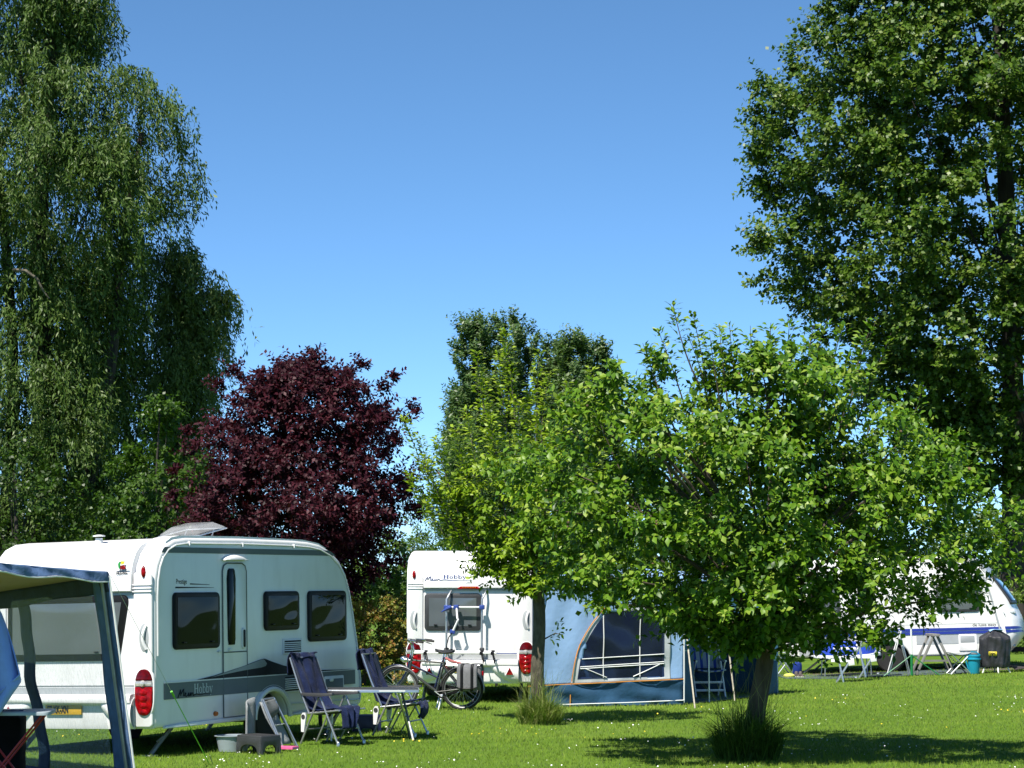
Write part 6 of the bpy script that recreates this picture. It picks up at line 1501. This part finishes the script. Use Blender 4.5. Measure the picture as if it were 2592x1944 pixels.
# ---- the great poplar on the right
gp = [(4.4, 1.2, 1.5), (5.0, 2.2, 2.4), (5.8, 3.2, 3.0), (7.0, 4.4, 3.8), (8.0, 5.2, 4.6), (9.0, 6.3, 5), (9.8, 7.1, 5), (11.7, 7.4, 5.2), (12.5, 6.9, 5.2), (13.4, 7.3, 5.4), (15, 7.5, 5.4), (16.2, 7.2, 5.4), (17.3, 6.2, 5.4), (18.3, 5.3, 5.2), (20, 5.0, 5), (23, 4, 4), (26.5, 1, 1)]
generic_tree('poplar_tree', 'huge poplar with thick dark trunk filling the right edge', 'tree', (14.0, 62), gp, 1560, .75, (.6, 1.2), (14, 14), (.4, 1.15), (.11, .165), (.095, .145), G4, (.40, 24), (26, 5.0, .04), 97, up=.45, outw=.55, gap=-1.0, gapk=.5, power=.5, zf=.45, lump=.10, extra=[((u + 45 - 1296) / 90.3 * (1 + dy / 62), 2.1 + (1468 - v) / 90.3, sz_, dy) for u, v, sz_, dy in ((1905, 210, .9, 0), (1890, 300, .9, .8), (1900, 400, .95, -.5), (1905, 470, .9, .6), (1900, 615, .95, 0), (1915, 690, 1.0, .8), (1950, 745, 1.0, -.6), (1985, 125, .8, 0), (2050, 95, .8, .5), (2060, 790, 1.1, 0), (2000, 700, 1.1, -1), (2120, 790, 1.1, .5), (2010, 550, 1.2, 1), (1985, 440, 1.1, -1), (2190, 830, 1.1, -.5), (2250, 870, 1.1, .4), (2310, 900, 1.1, 0), (2380, 960, 1.2, -.8), (2440, 1020, 1.1, .3), (2480, 1080, 1.0, -.6), (2400, 850, 1.2, 0), (2300, 780, 1.2, -1.5), (2170, 700, 1.2, -2), (1960, 330, 1.1, -1))])

# ---- wind combed poplars far behind
for k, (u, v, hw, label) in enumerate(((1192, 798, 50, 'wind combed poplar, leftmost full height one of the distant row'), (1282, 794, 66, 'wind combed poplar, broad one second from left in the distant row'), (1402, 856, 46, 'wind combed poplar, third from left in the distant row'), (1455, 838, 46, 'wind combed poplar, fourth from left in the distant row'), (1514, 866, 46, 'wind combed poplar at the right end of the distant row'), (1150, 992, 28, 'short young poplar at the left foot of the distant row'))):
    Y = 105 + (k % 3) * 1.2; sc = Y / 5600; x = (u - 1296) * sc; top = 2.1 + (1468 - v) * sc; w = hw * sc * 1.28; top -= .25
    generic_tree('poplar_tree', label, 'tree', (x + .25, Y), [(.5, w * .8, w * .8), (3, w * 1.15, w * 1.15), (top * .6, w * 1.25, w * 1.25), (top - 2.2, w * 1.1, w * 1.1), (top - .9, w * .9, w * .6), (top - .1, w * .55, w * .02)], int(2.4 * (60 + 45 * hw / 30)), .9, (.28, .5), (8, 15), (.9, 3.0), (.15, .25), (.08, .12), G8, (.16, top - 1), (16, 2, .05), 101 + k, up=.8, outw=.25, spread=.45, flat=1.0, bias=(-.3, 0, .5), gap=-2, gapk=1.2, lump=.3, group='wind combed poplars in the distance')

# ---- far line of trees that closes the horizon
def treeline():
    r = np.random.default_rng(5); n = 13000
    x = r.uniform(-75, 75, n); y = 135 + r.uniform(-2, 2, n); h = 4.2 + 1.3 * np.sin(x * .21) + .9 * np.sin(x * .53 + 1) + .5 * np.sin(x * 1.7); z = h * r.uniform(0, 1, n) ** .7
    o = leaves_object('treeline', None, np.stack([x, y, z], 1), rand_dir(r, n), unit(rand_dir(r, n) + np.array([0, -.4, .6])), r.uniform(.5, .8, n), r.uniform(.35, .55, n), r.uniform(0, 1, n), 0, G8)
    tag(o, 'distant line of trees closing the far side of the site', 'treeline', kind='stuff')
treeline()

# ---- grass, tall tufts, flowers
def blades(name, P, H, Wd, lean, shade, mat, parent=None, simple=False):
    n = len(P); r = rng; a = r.uniform(0, 2 * PI, n); dx = np.stack([np.cos(a), np.sin(a), np.zeros(n)], 1)
    la = r.uniform(0, 2 * PI, n); lv = np.stack([np.cos(la), np.sin(la), np.zeros(n)], 1) * (lean * H)[:, None]; up = np.array([0, 0, 1.])
    mid = P + lv * .3 + up * (H * .55)[:, None]; tip = P + lv + up * (H * (1 - .35 * np.minimum(1, lean)))[:, None]; w = (Wd / 2)[:, None]
    if simple: V = np.stack([P - dx * w, P + dx * w, tip], 1); pat = np.array([0, 1, 2]); k_ = 3; tt_ = [3]
    else: V = np.stack([P - dx * w, P + dx * w, mid + dx * w * .8, mid - dx * w * .8, tip], 1); pat = np.array([0, 1, 2, 3, 3, 2, 4]); k_ = 5; tt_ = [4, 3]
    loops = (np.arange(n)[:, None] * k_ + pat[None]).ravel(); tot = np.tile(np.array(tt_), n)
    me = mesh_from(name, V.reshape(-1, 3), loops, tot, mat, np.repeat(np.clip(shade, 0, 1), k_))
    o = bpy.data.objects.new(name, me); COL.objects.link(o); o.parent = parent; o['kind'] = 'stuff'
    return o
gzv = np.vectorize(gz)
def lawn_grass():
    r = np.random.default_rng(77); n = 350000
    y = 21.5 * (52 / 21.5) ** r.uniform(0, 1, n); x = r.uniform(-.29, .29, n) * y + r.normal(size=n) * .1
    nf = smooth_noise(r, 10); pz = np.stack([x, y, 0 * x], 1); k = nf(pz, .55) * .55 + nf(pz * np.array([.5, 1.6, 1]), 1.5) * .45 + nf(pz, 5.0) * .3
    P = np.stack([x, y, gzv(x, y) - .005], 1)
    H = np.clip(r.uniform(.025, .06, n) * (1 + .45 * k) * (1 + (y - 22) * .006), .015, .1)
    o = blades('grass', P, H, r.uniform(.007, .013, n) * (y / 30), r.uniform(.1, .9, n), .44 + .36 * k + r.normal(size=n) * .17, GRASS, simple=True)
    tag(o, 'short mown grass blades covering the whole lawn', 'grass', kind='stuff')
lawn_grass()

def tuft(label, x, y, n, h, spread, seed, seedheads, shade0):
    r = np.random.default_rng(seed)
    root = thing('grass_tuft', label, 'grass tuft', (x, y, 0), group='long grass round the apple trunks')
    a = r.uniform(0, 2 * PI, n); q = np.sqrt(r.uniform(0, 1, n)) * spread; P = np.stack([q * np.cos(a), q * .7 * np.sin(a), np.zeros(n)], 1)
    H = (h[0] + (h[1] - h[0]) * r.beta(1.2, 2.0, n)) * (1 - .35 * (q / spread) ** 2)
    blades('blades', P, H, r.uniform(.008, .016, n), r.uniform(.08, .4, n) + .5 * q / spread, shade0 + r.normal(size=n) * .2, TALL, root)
    if seedheads:
        m = seedheads; a = r.uniform(0, 2 * PI, m); q = np.sqrt(r.uniform(0, 1, m)) * spread * .9; P = np.stack([q * np.cos(a), q * .7 * np.sin(a), np.zeros(m)], 1)
        blades('seed_stalks', P, r.uniform(h[1] * .9, h[1] * 1.5, m), np.full(m, .007), r.uniform(.1, .6, m), .8 + r.normal(size=m) * .15, TALL, root)
tuft('pale long grass with seed stalks round the slimmer apple trunk', .41, 32.55, 2400, (.15, .70), .30, 5, 120, .75)
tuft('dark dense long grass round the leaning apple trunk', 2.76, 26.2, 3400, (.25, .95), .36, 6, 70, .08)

def flowers(name, label, n, mat, rad, seed, yr, clump, xr=(-.24, .25)):
    r = np.random.default_rng(seed); c = r.uniform(size=(clump, 2)); cy = yr[0] * (yr[1] / yr[0]) ** c[:, 0]; cx = (xr[0] + (xr[1] - xr[0]) * c[:, 1]) * cy
    i = r.integers(0, clump, n); cs = r.uniform(.12, .6, clump); x = cx[i] + r.normal(size=n) * cs[i]; y = cy[i] + r.normal(size=n) * cs[i] * 1.2
    z = gzv(x, y) + r.uniform(.045, .075, n); V = []; F = []
    for k in range(n):
        R_ = r.uniform(*rad); t = Vector(r.normal(size=3) * .35 + np.array([0, -.35, 1])).normalized(); u = t.orthogonal().normalized(); w = t.cross(u); o = len(V); c0 = Vector((x[k], y[k], z[k]))
        for j in range(8): V.append(c0 + (u * math.cos(j * PI / 4) + w * math.sin(j * PI / 4)) * R_ * (1 if j % 2 else .82))
        V.append(c0 + t * R_ * .35); F += [(o + j, o + (j + 1) % 8, o + 8) for j in range(8)]
    b = MB(); b.add(V, F); o = b.build(name, mat, None, recalc=False); tag(o, label, name.rstrip('s'), kind='stuff')
flowers('daisies', 'white daisies scattered over the lawn', 420, flowerw, (.006, .0125), 3, (24, 46), 60)
flowers('buttercups', 'yellow buttercups scattered over the lawn', 150, flowery, (.008, .014), 4, (27, 45), 40)
